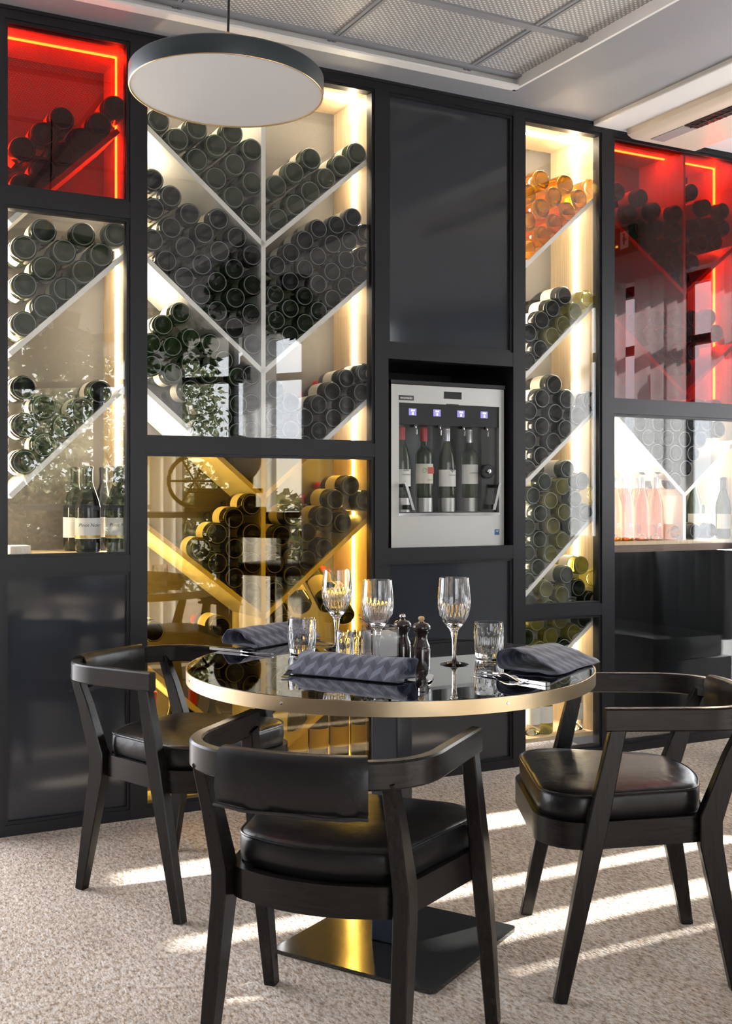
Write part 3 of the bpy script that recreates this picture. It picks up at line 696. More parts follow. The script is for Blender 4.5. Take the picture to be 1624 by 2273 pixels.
for k, (fr, cap, lab) in enumerate([(.05, 'redfoil', 'white_label'), (.27, 'redfoil', 'paper'), (.50, 'silverfoil', 'white_label'), (.735, 'silverfoil', 'white_label')]):
    lx = wl+fr*(wr-wl)+.036; zb2 = wb+.062
    mb = MB(); mb.lathe([(0, wb+.004), (.036, wb+.004), (.036, zb2), (0, zb2)], 28, Matrix.Translation((lx, .085, 0))); obj('bottle_riser', mb, 'steel', DP)
    p = W(x0+lx, dd+.085, z0+zb2+.001); m = Matrix.Translation(p) @ Matrix.Rotation(TH-R(90), 4, 'Z')
    o = bottle(['dark wine bottle with white crest label at the left of the dispenser', 'dark wine bottle with red and green label inside the dispenser',
        'dark wine bottle with tall white label inside the dispenser', 'dark wine bottle with low white label at right of the dispenser'][k], 'bottles in the dispenser', m, kind='bord' if k % 2 else 'burg',
        glass='green_glass', cap=cap, lab=lab, rr=.0375, L=.295)
    def wr_(s_, sz, mt, z_, dy=0): return text('label_writing', s_, sz, mt, o, (.0395, dy, z_), (R(90), 0, R(90)), .0001)
    if k == 0: wr_('CHATEAU', .009, 'ink', .095); wr_('ooo', .016, 'ink', .115)
    if k == 1:
        wr_('Côtes', .015, 'redink', .118, .008); wr_('Givry', .012, 'greenink', .075, .006); wr_('O', .03, 'greenink', .112, -.020)
        mb = MB(); mb.box(.0384, .0390, -.004, .026, .100, .128); obj('label_panel', mb, 'redink', o, smooth=False)
    if k == 2: wr_('SAINT-JOSEPH', .0058, 'ink', .095, .004); wr_('*', .05, 'ink', .108, .004)
    if k == 3: wr_('MARGAUX', .009, 'ink', .105, .006)
    if k == 3: wr_('o', .018, 'gold_label', .105, -.022)

# ------------------------------------------------------------ pendant lamp
LR, LZc = .26, 3.0
lp = Vector(((503-CX)/F*LZc, LZc, CH+(HY-207)*LZc/F))
lamp = thing('pendant_lamp', 'large round slate green disc lamp hanging from a black cable', 'pendant lamp', lp); lamp.rotation_euler = (R(-1.4), R(1.1), 0)
mb = MB(); mb.lathe([(LR-.004, .003), (LR-.004, 0), (LR-.001, 0), (LR, .003), (LR, .046), (LR-.004, .050), (LR*.4, .052), (0, .052)], 96); obj('shade', mb, 'lampshade', lamp)
mb = MB(); mb.lathe([(0, .002), (LR-.005, .002), (LR-.005, .004), (0, .004)], 96); obj('diffuser', mb, 'diffuser', lamp)
mb = MB(); mb.lathe([(LR-.0045, .003), (LR-.0045, -.0012), (LR-.002, -.0012), (LR-.001, .001)], 96); obj('rim', mb, 'gold', lamp)
mb = MB(); mb.lathe([(0, .052), (.008, .052), (.008, .162), (.005, .165), (0, .165)], 24); obj('stem', mb, 'gold', lamp)
mb = MB(); mb.tube([(0, 0, .164), (0, 0, .45), (-.005, 0, ZC-lp.z+.01)], .0035, 10); obj('cable', mb, 'cable', lamp)

# ------------------------------------------------------------ table
TC = Vector((.062, 2.893, 0)); TR = .521; OV = 1.05
table = thing('round_table', 'round black mirror-glass table with a brass edge on a square black foot', 'table', TC)
def oval(mb): bmesh.ops.scale(mb.bm, vec=(1, OV, 1), verts=mb.bm.verts); return mb
mb = MB(); mb.lathe([(0, ZT-.004), (TR-.004, ZT-.004), (TR-.004, ZT), (0, ZT)], 128); obj('glass_top', oval(mb), 'tabletop', table)
mb = MB(); mb.lathe([(0, ZT-.026), (TR-.003, ZT-.026), (TR-.003, ZT-.0045), (0, ZT-.0045)], 96); obj('top_board', oval(mb), 'tableedge', table)
mb = MB(); mb.lathe([(TR-.0028, ZT-.033), (TR, ZT-.033), (TR, ZT-.0006), (TR-.0028, ZT-.0006), (TR-.0028, ZT-.033)], 160); obj('brass_edge', oval(mb), 'brass', table)
for az in (-118, -160, -62, 158, 20, 90):
    mb = MB(); mb.lathe([(0, 0), (.0038, 0), (.003, .0012), (0, .0015)], 14, Matrix.Translation((TR*math.cos(R(az)), TR*OV*math.sin(R(az)), ZT-.015)) @ Matrix.Rotation(R(az+90), 4, 'Z') @ Matrix.Rotation(R(90), 4, 'X')); obj('screw', mb, 'chrome', table)
rotb = Matrix.Rotation(R(13+45), 4, 'Z')
pt = Matrix.Translation((.005, 0, 0)) @ rotb
mb = MB(); mb.box(-.039, .039, -.039, .039, .012, ZT-.026, pt, bevel=.003); obj('column', mb, 'pole', table, smooth=False)
mb = MB()
hs = .232; rc = .018; pts = []
for cx, cy, a0 in ((hs-rc, hs-rc, 0), (-hs+rc, hs-rc, 90), (-hs+rc, -hs+rc, 180), (hs-rc, -hs+rc, 270)):
    for k in range(6): pts.append((cx+rc*math.cos(R(a0+18*k)), cy+rc*math.sin(R(a0+18*k))))
mb.poly(pts, .001, .011, 'xy', Matrix.Translation((.02, .005, 0)) @ rotb); obj('base_plate', mb, 'basep', table, smooth=False)

# ------------------------------------------------------------ chairs
def chair_proto(label, loc, rz):
    t = thing('armchair', label, 'chair', loc, rz, 'black wood and leather armchairs')
    # horseshoe rail: arms and back in one sweep
    pts = []
    for k in range(5): pts.append((.262-.002*k, .105-.05*k))
    n = 52
    for k in range(1, n):
        a = math.pi*k/n
        c = math.cos(a); s = math.sin(a)
        e = .78
        x = .254*math.copysign(abs(c)**e, c); y = -.10-.195*abs(s)**e
        pts.append((x, y))
    for k in range(4, -1, -1): pts.append((-.262+.002*k, .105-.05*k))
    w, hgt = .0135, .0265
    def sec(i):
        f = 1.0
        b = .004
        return [(-w, -hgt+b), (-w+b, -hgt), (w-b, -hgt), (w, -hgt+b), (w, hgt-b), (w-b, hgt), (-w+b, hgt), (-w, hgt-b)]
    mb = MB(); mb.sweep([(x, y, .642) for x, y in pts], sec); obj('arm_rail', mb, 'wood_rail', t, auto=40)
    # front legs: straight, foot forward
    def leg(p, w0, w1, nm='leg'):
        def sc2(i):
            u = i/(len(p)-1); q = w0[i]; r_ = w1[i]; b = .0025
            return [(-q, -r_+b), (-q+b, -r_), (q-b, -r_), (q, -r_+b), (q, r_-b), (q-b, r_), (-q+b, r_), (-q, r_-b)]
        mb = MB(); mb.sweep(p, sc2, ups=[(0, 1, 0)]*len(p)); obj(nm, mb, 'wood', t, auto=40)
    for sg in (-1, 1):
        leg([(sg*.270, .210, 0), (sg*.268, .168, .2), (sg*.264, .125, .40), (sg*.257, .073, .630)], [.014, .016, .017, .0145], [.015, .019, .023, .018])
        leg([(sg*.205, -.215, 0), (sg*.200, -.190, .15), (sg*.196, -.155, .34), (sg*.196, -.155, .40), (sg*.197, -.205, .54), (sg*.198, -.246, .632)],
            [.014, .016, .017, .017, .015, .013], [.015, .021, .027, .027, .02, .015])
    # apron: rounded D frame
    def dshape(w, yf, yb, wb, rc, nseg=8):
        P = []
        def arc(cx, cy, r, a0, a1):
            for k in range(nseg+1): a = R(a0+(a1-a0)*k/nseg); P.append((cx+r*math.cos(a), cy+r*math.sin(a)))
        arc(w-rc, yf-rc, rc, 0, 90)
        arc(-w+rc, yf-rc, rc, 90, 180)
        rb = .075
        arc(-wb+rb, yb+rb, rb, 186, 262)
        for k in range(1, 10): u = -1+.2*k; P.append((u*(wb-rb), yb-.004-.018*(1-u*u)))
        arc(wb-rb, yb+rb, rb, 278, 354)
        return P
    out = dshape(.246, .245, -.165, .192, .10); P3 = [(x, y, .372) for x, y in out]
    sec2 = [(-.010, -.031), (.010, -.031), (.010, .031), (-.010, .031)]
    mb = MB(); mb.sweep(P3, sec2, closed=True); obj('seat_frame', mb, 'wood_rail', t, auto=30)
    mb = MB(); mb.poly(dshape(.236, .235, -.155, .182, .095), .385, .397, 'xy'); obj('seat_board', mb, 'cable', t, smooth=False)
    # cushion
    cu = dshape(.243, .243, -.150, .190, .10, 10); cen = Vector((0, .045))
    def ring(sc_, z, dz=0): return [((x-cen.x)*sc_+cen.x, (y-cen.y)*sc_+cen.y, z) for x, y in cu]
    mb = MB(); lv = [(.97, .399), (1.0, .408), (1.008, .43), (1.003, .452), (.985, .462), (.93, .4675), (.8, .472), (.55, .4755), (.25, .477)]
    prev = None
    first = None
    for sc_, z in lv:
        r_ = [mb.bm.verts.new(p) for p in ring(sc_, z)]
        if prev:
            for i in range(len(r_)): mb.bm.faces.new((prev[i], prev[(i+1) % len(r_)], r_[(i+1) % len(r_)], r_[i]))
        else: mb.bm.faces.new(r_[::-1])
        prev = r_
    mb.bm.faces.new(prev)
    cush = obj('seat_cushion', mb, 'leather', t, auto=80)
    mb = MB(); mb.tube([Vector(p) for p in ring(.998, .461)], .0028, 6, closed=True); obj('piping', mb, 'piping', cush)
    # leather cover folded over the back rail
    arcpts = [p for p in pts if p[1] < -.235]
    arcpts = [p for p in arcpts if abs(p[0]-.020) < .150]
    P = [(x, y, .655) for x, y in arcpts]
    def csec(i):
        k = 1+.06*math.sin(i*.9)+.03*math.sin(i*2.3)
        o_, i_ = .022*k, -.020
        sec = [(-.021, -.084-.003*math.sin(i*.7)), (-.026*k, -.05), (-.021, -.01), (-.019, .012), (-.010, .021), (.004, .0235), (.017, .017), (.0225, .004), (.024*k, -.03), (.022, -.064-.003*math.sin(i*.9)),
               (.017, -.064), (.0175, -.03), (.0150, -.018), (.0150, .012), (-.0150, .014), (-.016, -.02), (-.0165, -.05), (-.015, -.088)]
        return sec
    mb = MB(); mb.sweep(P, csec); lc = obj('leather_cover', mb, 'leather', t, auto=60)
    mb = MB(); mb.tube([(x+.0, y-.0235 if False else y, .655-.087) for x, y in []] or [Vector((p[0]*1.068, p[1]-.0245, .5685+.0015*math.sin(i*.9))) for i, p in enumerate(arcpts)], .0032, 6); obj('hem', mb, 'piping', lc)
    mb = MB(); mb.sweep([Vector((p[0]*.99, p[1]+.004, .566+.0015*math.sin(i*1.3))) for i, p in enumerate(arcpts)], [(-.015, -.006), (.012, -.004), (.012, .010), (-.015, .010)]); obj('lining', mb, pm('navy_lining', (.012, .012, .022), .7), lc)
    return t
fw = Vector((.37, .93)); rzf = math.atan2(fw.y, fw.x)-R(90)
ch = chair_proto('black armchair nearest the viewer, seen from behind, folded leather over its back', (-.05, 2.352, 0), rzf)
fw = Vector((.865, -.503)); dup(ch, (-.548, 3.36, 0), (0, 0, math.atan2(fw.y, fw.x)-R(90)), 'black armchair at the left of the table in front of the amber pane')
dup(ch, (.652, 2.82, 0), (0, 0, R(90)), 'black armchair at the right of the table, turned left, half cut by frame edge')

# ------------------------------------------------------------ on the table
def wineglass(label, x, y, hgt):
    p = onz(x, y); t = thing('wine_glass', label, 'wine glass', (p.x, p.y, ZT), 0, 'cut crystal wine glasses')
    H = hgt; r = .042
    z0 = H*.40
    out = [(0, 0), (.036, 0), (.0365, .0012), (.030, .003), (.012, .006), (.0062, .012), (.0052, .02), (.0050, H*.20), (.0062, H*.30), (.0085, H*.36), (.011, H*.40)]
    bowl = [(.020, H*.445), (.030, H*.50), (.0375, H*.57), (.0415, H*.66), (.0425, H*.76), (.0405, H*.88), (.0380, H*1.0)]
    inn = [(.0370, H*1.0), (.0393, H*.88), (.0412, H*.76), (.0398, H*.66), (.0352, H*.575), (.027, H*.51), (.015, H*.46), (0, H*.445)]
    out2 = out[:]
    # refine the bowl for cut facets
    fine = [out[-1]]+bowl; prof = out2[:-1]
    for (ra, za), (rb, zb) in zip(fine, fine[1:]):
        for k in range(4): u = k/4; prof.append((ra+(rb-ra)*u, za+(zb-za)*u))
    prof.append(bowl[-1])
    def mod(a, rr, z):
        if H*.43 < z < H*.74 and rr > .015: 
            f = min(1, (z-H*.43)/(H*.06), (H*.74-z)/(H*.05)); return 1-.045*f*abs(math.sin(a*12+(z/H)*10*(0 if z > H*.55 else 1)))
        return 1
    mb = MB(); mb.lathe(prof, 96, mod=mod); 
    mb.lathe(inn, 96)
    bmesh.ops.remove_doubles(mb.bm, verts=mb.bm.verts, dist=.00005)
    # close the lip
    rims = [[v for v in mb.bm.verts if abs(v.co.z-H) < 1e-5 and abs(Vector((v.co.x, v.co.y)).length-rr) < 3e-4] for rr in (.038, .037)]
    for L in rims: L.sort(key=lambda v: math.atan2(v.co.y, v.co.x))
    A, B = rims
    if len(A) == len(B):
        for i in range(len(A)):
            try: mb.bm.faces.new((A[i], A[(i+1) % len(A)], B[(i+1) % len(A)], B[i]))
            except ValueError: pass
    obj('goblet', mb, 'crystal', t, auto=50); return t
wineglass('cut crystal wine glass farthest left, before the amber pane', 747, 1441, .225)
wineglass('cut crystal wine glass standing by the square glass vase', 838, 1468, .213)
wineglass('cut crystal wine glass alone in front of the grey panel, right of the mills', 1007.6, 1475, .223)
def tumbler(name, label, x, y, H, r, group, fl=14):
    p = onz(x, y); t = thing(name, label, 'glass', (p.x, p.y, ZT+.0003), 0, group)
    out = [(0, 0), (r*.78, 0), (r*.86, .003), (r*.90, .010), (r*.95, H*.25), (r, H*.5), (r*1.0, H*.75), (r*.96, H*.9), (r*.94, H)]
    inn = [(r*.94-.0018, H), (r*.96-.0022, H*.9), (r-.003, H*.7), (r-.0042, H*.45), (r*.88-.004, H*.2), (r*.72, .014), (0, .012)]
    prof = []
    for (ra, za), (rb, zb) in zip(out, out[1:]):
        for k in range(3): u = k/3; prof.append((ra+(rb-ra)*u, za+(zb-za)*u))
    prof.append(out[-1])
    def mod(a, rr, z):
        if .004 < z < H*.80: f = min(1, (H*.80-z)/(H*.12)); return 1-.055*f*abs(math.sin(a*fl/2))
        return 1
    mb = MB(); full = prof+inn; mb.lathe(full, 84, mod=lambda a, rr, z: mod(a, rr, z) if rr > r*.86 and z < H*.8 else 1)
    obj('tumbler_body', mb, 'crystal', t, auto=50); return t
tumbler('water_tumbler', 'fluted crystal tumbler in front of the left rolled napkin', 670, 1450, .097, .040, 'water tumblers')
tumbler('water_tumbler', 'fluted crystal tumbler standing right of the tallest-standing lone wine glass', 1084.6, 1460, .095, .0405, 'water tumblers')
v1 = tumbler('votive_glass', 'small crystal votive glass, left of the pair by the vase', 765, 1463, .074, .024, 'small votive glasses', 10)
v2 = tumbler('votive_glass', 'small crystal votive glass touching the square vase', 796, 1461, .074, .024, 'small votive glasses', 10)
p = onz(845, 1462); VR = R(18)
vs_ = thing('square_vase', 'square clear glass vase filled with pale stone beside the pepper mills', 'vase', (p.x, p.y, ZT+.0003), VR)
mb = MB(); q = .040
mb.box(-q, q, -q, q, 0, .006); 
for x0_, x1_, y0_, y1_ in ((-q, -q+.004, -q, q), (q-.004, q, -q, q), (-q+.004, q-.004, -q, -q+.004), (-q+.004, q-.004, q-.004, q)): mb.box(x0_, x1_, y0_, y1_, .006, .086)
obj('glass_box', mb, 'crystal', vs_, smooth=False)
mb = MB(); mb.box(-q+.006, q-.006, -q+.006, q-.006, .008, .072, bevel=.003); obj('stone_filling', mb, 'vasefill', vs_, smooth=False)
bq = thing('heather_sprigs', 'small bunch of pink heather and grey twigs standing in the square vase', 'flowers', (p.x-.01, p.y+.005, ZT+.072), 0)
mb = MB(); fl = MB(); lf = MB(); rnd = random.Random(3)
for k in range(16):
    a = rnd.uniform(0, 6.28); L = rnd.uniform(.035, .075); lean = rnd.uniform(.2, 1.0); bx0 = -.3 if k < 7 else 0
    pts = [Vector((0, 0, 0))]; d = Vector((math.cos(a)*lean+bx0*1.6, math.sin(a)*lean, 1)).normalized()
    for j in range(5):
        d = (d+Vector((rnd.uniform(-.2, .2)+bx0*.15, rnd.uniform(-.2, .2), rnd.uniform(-.15, .1)))).normalized(); pts.append(pts[-1]+d*L/5)
    mb.tube(pts, .0007, 5)
    for j in range(2, 6):
        for _ in range(4):
            q_ = pts[j]+Vector((rnd.gauss(0, .004), rnd.gauss(0, .004), rnd.gauss(0, .003)))
            if k % 2: bmesh.ops.create_icosphere(fl.bm, subdivisions=1, radius=rnd.uniform(.0018, .0034), matrix=Matrix.Translation(q_))
            else: lf.leaf(q_, Vector((rnd.gauss(0, 1), rnd.gauss(0, 1), .6)), Vector((0, 0, 1)), .010, .0022)
obj('twigs', mb, 'sprig', bq); obj('blossoms', fl, 'heather', bq); obj('leaves', lf, 'sprig', bq)
def mill(label, x, y, knob, H=.112):
    p = onz(x, y); t = thing('pepper_mill', label, 'pepper mill', (p.x, p.y, ZT+.0003), 0, 'turned wooden mills')
    r = .0235; k = H/.112
    prof = [(0, 0), (r, 0), (r, .026), (r*.97, .028), (r*.90, .0285), (r*.90, .030), (r*.97, .031), (r*.93, .036), (r*.76, .044), (r*.66, .052), (r*.62, .058), (r*.70, .065), (r*.84, .069), (r*.86, .0705), (0, .0705)]
    mb = MB(); mb.lathe([(a, b*k) for a, b in prof], 40); obj('body', mb, 'mill', t)
    prof = [(0, .0715), (r*.84, .0715), (r*.88, .073), (r*.70, .075), (r*.72, .077), (r*1.0, .079), (r*1.04, .083), (r*.98, .088), (r*.72, .094), (r*.36, .0965), (r*.30, .099), (0, .099)]
    mb = MB(); mb.lathe([(a, b*k) for a, b in prof], 40); obj('crown', mb, 'mill', t)
    prof = [(0, .0985), (.004, .0985), (.0055, .101), (.0085, .105), (.0085, .109), (.005, .1125), (0, .1132)]
    mb = MB(); mb.lathe([(a, b*k) for a, b in prof], 24); obj('knob', mb, knob, t); return t
mill('dark brown turned mill with silvery knob, left of the two', 893, 1455, 'knobs')
mill('dark brown turned mill with pale wooden knob, right of the two', 935, 1462, 'knobw')

def napkin(label, pa, pb, width, hgt, flip=1, open_=1.0):
    """cloth folded over on itself, open end at pa"""
    a, b = Vector(pa), Vector(pb); d = (b-a); L = d.length; ang = math.atan2(d.y, d.x)
    w = width
    sec = [(w*.50, hgt*.07), (w*.40, hgt*.26), (w*.22, hgt*.55), (w*.02, hgt*.84), (-w*.18, hgt*.99), (-w*.36, hgt*.95), (-w*.48, hgt*.70), (-w*.50, hgt*.38), (-w*.42, hgt*.14), (-w*.2, .006), (w*.1, .005), (w*.3, .0042), (w*.47, .0030)]
    # smooth the section
    def sm(P):
        Q = [P[0]]
        for u, v in zip(P, P[1:]): Q += [((u[0]*3+v[0])/4, (u[1]*3+v[1])/4), ((u[0]+v[0]*3)/4, (u[1]+v[1]*3)/4)]
        return Q+[P[-1]]
    sec = sm(sm(sec)); n = 26; me_v = []; mb = MB(); uv = mb.bm.loops.layers.uv.new('uv'); grid = []
    cum = [0]
    for u, v in zip(sec, sec[1:]): cum.append(cum[-1]+math.hypot(v[0]-u[0], v[1]-u[1]))
    for i in range(n+1):
        t_ = i/n; row = []
        k = 1-.30*t_*open_
        for j, (y, z) in enumerate(sec):
            z2 = max(.0022, z*k+.0012*math.sin(t_*19+j*.35)*(1 if z > .008 else 0)); 
            xx = L*t_+.006*math.sin(cum[j]/.030*3.1) * (1 if i in (0, n) else .0)
            row.append(mb.bm.verts.new((xx, y*flip*(1+.03*math.sin(t_*9)), z2)))
        grid.append(row)
    for i in range(n):
        for j in range(len(sec)-1):
            f = mb.bm.faces.new((grid[i][j], grid[i+1][j], grid[i+1][j+1], grid[i][j+1]))
            for lp_, (ii, jj) in zip(f.loops, ((i, j), (i+1, j), (i+1, j+1), (i, j+1))): lp_[uv].uv = (ii/n*L/.24, cum[jj]/.24)
    for f in mb.bm.faces: f.smooth = True
    me = bpy.data.meshes.new('napkin'); mb.bm.to_mesh(me); mb.bm.free(); me.materials.append(M['napkin'])
    o = bpy.data.objects.new('napkin', me); C.objects.link(o); o.location = (a.x, a.y, ZT); o.rotation_euler = (0, 0, ang)
    so = o.modifiers.new('thick', 'SOLIDIFY'); so.thickness = .0022; so.offset = 0
    return tag(o, label, 'napkin', 'folded slate napkins')
def onf(x, y): return onz(x, y)
napkin('slate napkin with woven diamonds lying front and centre on the table', onf(905, 1512), onf(664, 1490), .105, .050, 1, .15)
napkin('slate napkin rolled open toward the left, behind the left tumbler', onf(532, 1437), onf(672, 1413), .13, .050, -1, .1)
napkin('slate napkin at the right, open loop facing the fork', onf(1168, 1495), onf(1262, 1466), .17, .058, -1, .9)
def flatpoly(mb, outline, z0, z1): mb.poly(outline, z0, z1, 'xy')
def knife_mesh():
    mb = MB(); flatpoly(mb, [(-.115, -.0055), (-.112, -.0075), (-.06, -.006), (-.01, -.0045), (.0, -.004), (.0, .004), (-.01, .0045), (-.06, .006), (-.112, .0075), (-.115, .0055)], .0005, .0075)
    flatpoly(mb, [(.0, -.004), (.02, -.008), (.08, -.009), (.098, -.006), (.108, .002), (.110, .008), (.0, .0065)], .003, .0048)
    return mb
def fork_mesh():
    mb = MB(); P = []; 
    def hs(i, n=12): return i/(n)
    n = 14; pts = []; 
    for i in range(n+1):
        u = i/n; x = -.105+.135*u; z = .003+.008*math.sin(u*math.pi*.9)**2; pts.append((x, 0, z))
    wd_ = lambda i: .0085-.0055*min(1, (i/n)*1.2)
    mb.sweep(pts, lambda i: [(-wd_(i), -.0013), (wd_(i), -.0013), (wd_(i), .0013), (-wd_(i), .0013)])
    hp = []
    for i in range(7):
        u = i/6; hp.append((.030+.025*u, 0, .0042-.001*u))
    mb.sweep(hp, lambda i: [(-(.003+.0095*math.sin(min(1, i/4)*math.pi/2)), -.001), ((.003+.0095*math.sin(min(1, i/4)*math.pi/2)), -.001), ((.003+.0095*math.sin(min(1, i/4)*math.pi/2)), .001), (-(.003+.0095*math.sin(min(1, i/4)*math.pi/2)), .001)])
    for k in range(4):
        y = -.0105+.007*k
        mb.sweep([(.053, y, .0032), (.070, y, .0028), (.085, y, .0045), (.098, y*.95, .0085)], lambda i: [(-(.0019-.0003*i), -.0009), ((.0019-.0003*i), -.0009), ((.0019-.0003*i), .0009), (-(.0019-.0003*i), .0009)])
    return mb
def cutlery(kind, label, pa, pb, dz=.0005, group=None):
    a, b = onf(*pa), onf(*pb); c = (a+b)/2; ang = math.atan2(b.y-a.y, b.x-a.x)
    o = obj(kind, knife_mesh() if kind == 'knife' else fork_mesh(), 'chrome', auto=30); o.location = (c.x, c.y, ZT+dz); o.rotation_euler = (0, 0, ang)
    sc_ = (b-a).length/.215
    return tag(o, label, 'cutlery', group)
cutlery('knife', 'steel knife lying along the left rim before the rolled napkin', (462, 1441), (612, 1457), group='table knives')
cutlery('fork', 'steel fork behind the left tumbler, tines toward the wine glass', (655, 1402+20), (745, 1432), group='table forks')
cutlery('fork', 'steel fork whose handle slips under the left end of the front napkin', (612, 1520), (690, 1466), group='table forks')
cutlery('knife', 'steel knife pointing away right of the front napkin', (930, 1546), (962, 1492), group='table knives')
cutlery('fork', 'steel fork with tines up beside the right napkin', (1200, 1527), (1030, 1480), group='table forks')
cutlery('knife', 'steel knife under the front edge of the right napkin', (1192, 1519), (1075, 1500), group='table knives')

# ------------------------------------------------------------ window side of the room (seen in the reflections)
ZS = 2.43
def wallseg(name, p, q, d_in=.0):
    """a glazed wall from (s,d) p to q: returns local frame object empty"""
    a = W(p[0], p[1], 0); b = W(q[0], q[1], 0); ang = math.atan2((b-a).y, (b-a).x); return a, (b-a).length, ang
PW = [(2.55, .06), (2.55, -1.75), (1.0, -4.0), (-4.0, -8.6)]
wn_ = wi
for k in range(3):
    a, L, ang = wallseg('w', PW[k], PW[k+1])
    mb = MB(); mb.box(0, L, -.12, .12, ZS, ZC+.1)
    o = struct(f'wall_{["right", "rear_right", "rear"][k]}', mb, 'white_paint', wall=False, smooth=False); o.location = a; o.rotation_euler = (0, 0, ang)
    wn_ += 1
    mb = MB(); nm = max(1, round(L/1.05)); mb.box(0, L, -.03, .03, 0, .08); mb.box(0, L, -.03, .03, ZS-.06, ZS); mb.box(0, L, -.028, .028, 2.02, 2.07)
    for i in range(nm+1): x = i*L/nm; mb.box(max(0, x-.028), min(L, x+.028), -.03, .03, 0, ZS)
    o = struct(f'window_{wn_}', mb, 'frame', wall=False, smooth=False); o.location = a; o.rotation_euler = (0, 0, ang)
    mb = MB(); mb.box(0, L, -.003, .003, .08, ZS-.06); obj('glass_pane', mb, pane_mat('window_pane', (.97, .98, .98), .03) if k == 0 else M['pane'], o, smooth=False)
def curtain(k, x0, x1, label, off=.16, mat='curtain'):
    a, L, ang = wallseg('w', PW[k], PW[k+1]); side = -1
    mid = W(-2.07, -3.9, 0); nrm = Vector((-math.sin(ang), math.cos(ang), 0))
    if (Vector((.0, 2.9, 0))-a).dot(nrm) > 0: side = 1
    mb = MB(); n = max(8, int((x1-x0)*60)); r0 = []; r1 = []; rm = []
    for i in range(n+1):
        x = x0+(x1-x0)*i/n; y = side*(off+.032*math.sin(i*.95)+.012*math.sin(i*.37))
        r0.append(mb.bm.verts.new((x, y*1.02, .012))); r1.append(mb.bm.verts.new((x, y*.98, ZS-.005)))
    for i in range(n): mb.bm.faces.new((r0[i], r0[i+1], r1[i+1], r1[i]))
    o = obj('curtain', mb, mat, auto=180); o.location = a; o.rotation_euler = (0, 0, ang)
    return tag(o, label, 'curtain', 'curtains along the windows')
curtain(0, .06, .60, 'white pleated curtain reflected in the right glass, nearest the wine wall')
curtain(0, .75, 1.18, 'white pleated curtain reflected at the right, second from the wine wall')
curtain(0, 1.25, 1.47, 'narrow white curtain between two sunlit gaps')
curtain(0, 1.58, 1.75, 'narrow white curtain beside the window corner')
curtain(1, .05, 1.35, 'grey ribbed curtain mirrored in the narrow bay', mat='grey_curtain')
curtain(1, 1.4, 2.05, 'grey ribbed curtain mirrored right of the upright', mat='grey_curtain')
curtain(1, 2.25, 2.55, 'bright white curtain mirrored in the wide bay left of the upright')
curtain(2, .35, .75, 'white curtain mirrored beside the plants')
curtain(2, 2.2, 2.6, 'white curtain mirrored in the left bay')
def banq(k, x0, x1, label):
    a, L, ang = wallseg('w', PW[k], PW[k+1]); t = thing('banquette', label, 'bench', a, ang, 'ribbed leather banquettes')
    mb = MB()
    n = int((x1-x0)/.11)
    for i in range(n):
        xa = x0+(x1-x0)*i/n; xb = x0+(x1-x0)*(i+1)/n; mb.box(xa+.002, xb-.002, -.34, -.25, .42, .92, bevel=.02)
    obj('backrest', mb, 'leather', t)
    mb = MB(); mb.box(x0, x1, -.80, -.345, .34, .46, bevel=.025); obj('seat', mb, 'leather', t)
    mb = MB(); mb.box(x0+.03, x1-.03, -.74, -.26, 0, .335); obj('plinth', mb, 'tableedge', t, smooth=False)
banq(0, .28, 1.55, 'ribbed black leather banquette mirrored in the lower right glass')
banq(1, .75, 1.5, 'ribbed black leather banquette mirrored in the amber pane')
mb = MB(); mb.box(-5.6, -5.5, -8.7, .9, 0, ZC+.1); mb.box(-5.5, -4.0, -8.7, -8.6, 0, ZC+.1)
struct('wall_left', mb, pm('dark_panelled_wall', (.13, .12, .115), .6), smooth=False)
# exit sign on the bulkhead
es = thing('exit_sign', 'green emergency exit sign with running figure mirrored in the right red pane', 'exit sign', W(2.43-.02, -1.25, 2.60), TH+R(90))
mb = MB(); mb.box(-.15, .15, -.0, .03, 0, .16, bevel=.004); obj('sign_box', mb, 'exit', es, smooth=False)
mb = MB(); mb.poly([(-.02, .035), (.015, .085), (-.035, .085)][::1], .031, .033); mb.box(-.006, .0, .031, .033, .03, .1)
text('arrow', '↓', .12, 'exitw', es, (-.06, .034, .08), (R(90), 0, R(180)), .001)
mb.bm.free(); mb = MB(); mb.box(.03, .10, .031, .0325, .03, .13); obj('door_symbol', mb, 'exitw', es, smooth=False)
mb = MB(); mb.box(.055, .068, .033, .035, .05, .10); mb.box(.05, .085, .033, .035, .075, .083); bmesh.ops.create_icosphere(mb.bm, subdivisions=2, radius=.008, matrix=Matrix.Translation((.064, .034, .112))); obj('running_figure', mb, 'exit', es)
mb = MB(); bmesh.ops.create_icosphere(mb.bm, subdivisions=2, radius=.008, matrix=Matrix.Translation((0, .034, .05))); obj('indicator', mb, 'exitled', es)
# small black pendants
def small_pendant(s, d, z, label):
    t = thing('small_pendant', label, 'pendant lamp', W(s, d, z), 0, 'small black pendants')
    mb = MB(); mb.lathe([(0, .0), (.045, 0), (.047, .004), (.047, .075), (.04, .088), (.022, .095), (.018, .10), (.018, .108), (0, .108)], 32); obj('shade', mb, 'blackp', t)
    mb = MB(); mb.lathe([(0, .108), (.017, .108), (.017, .14), (.012, .145), (0, .145)], 20); obj('collar', mb, 'gold', t)
    mb = MB(); mb.tube([(0, 0, .144), (0, 0, .5), (0, 0, ZC-z)], .003, 8); obj('cable', mb, 'cable', t)
a_ = (1478-CX)/F; s_, z_ = wp(1478, 868, 1.0); small_pendant(s_, -1.0, z_, 'small black pendant with brass collar mirrored in the right red pane')
s_, z_ = wp(545, 842, 2.3); small_pendant(s_, -2.3, z_, 'small black pendant with brass collar mirrored beside the central upright')
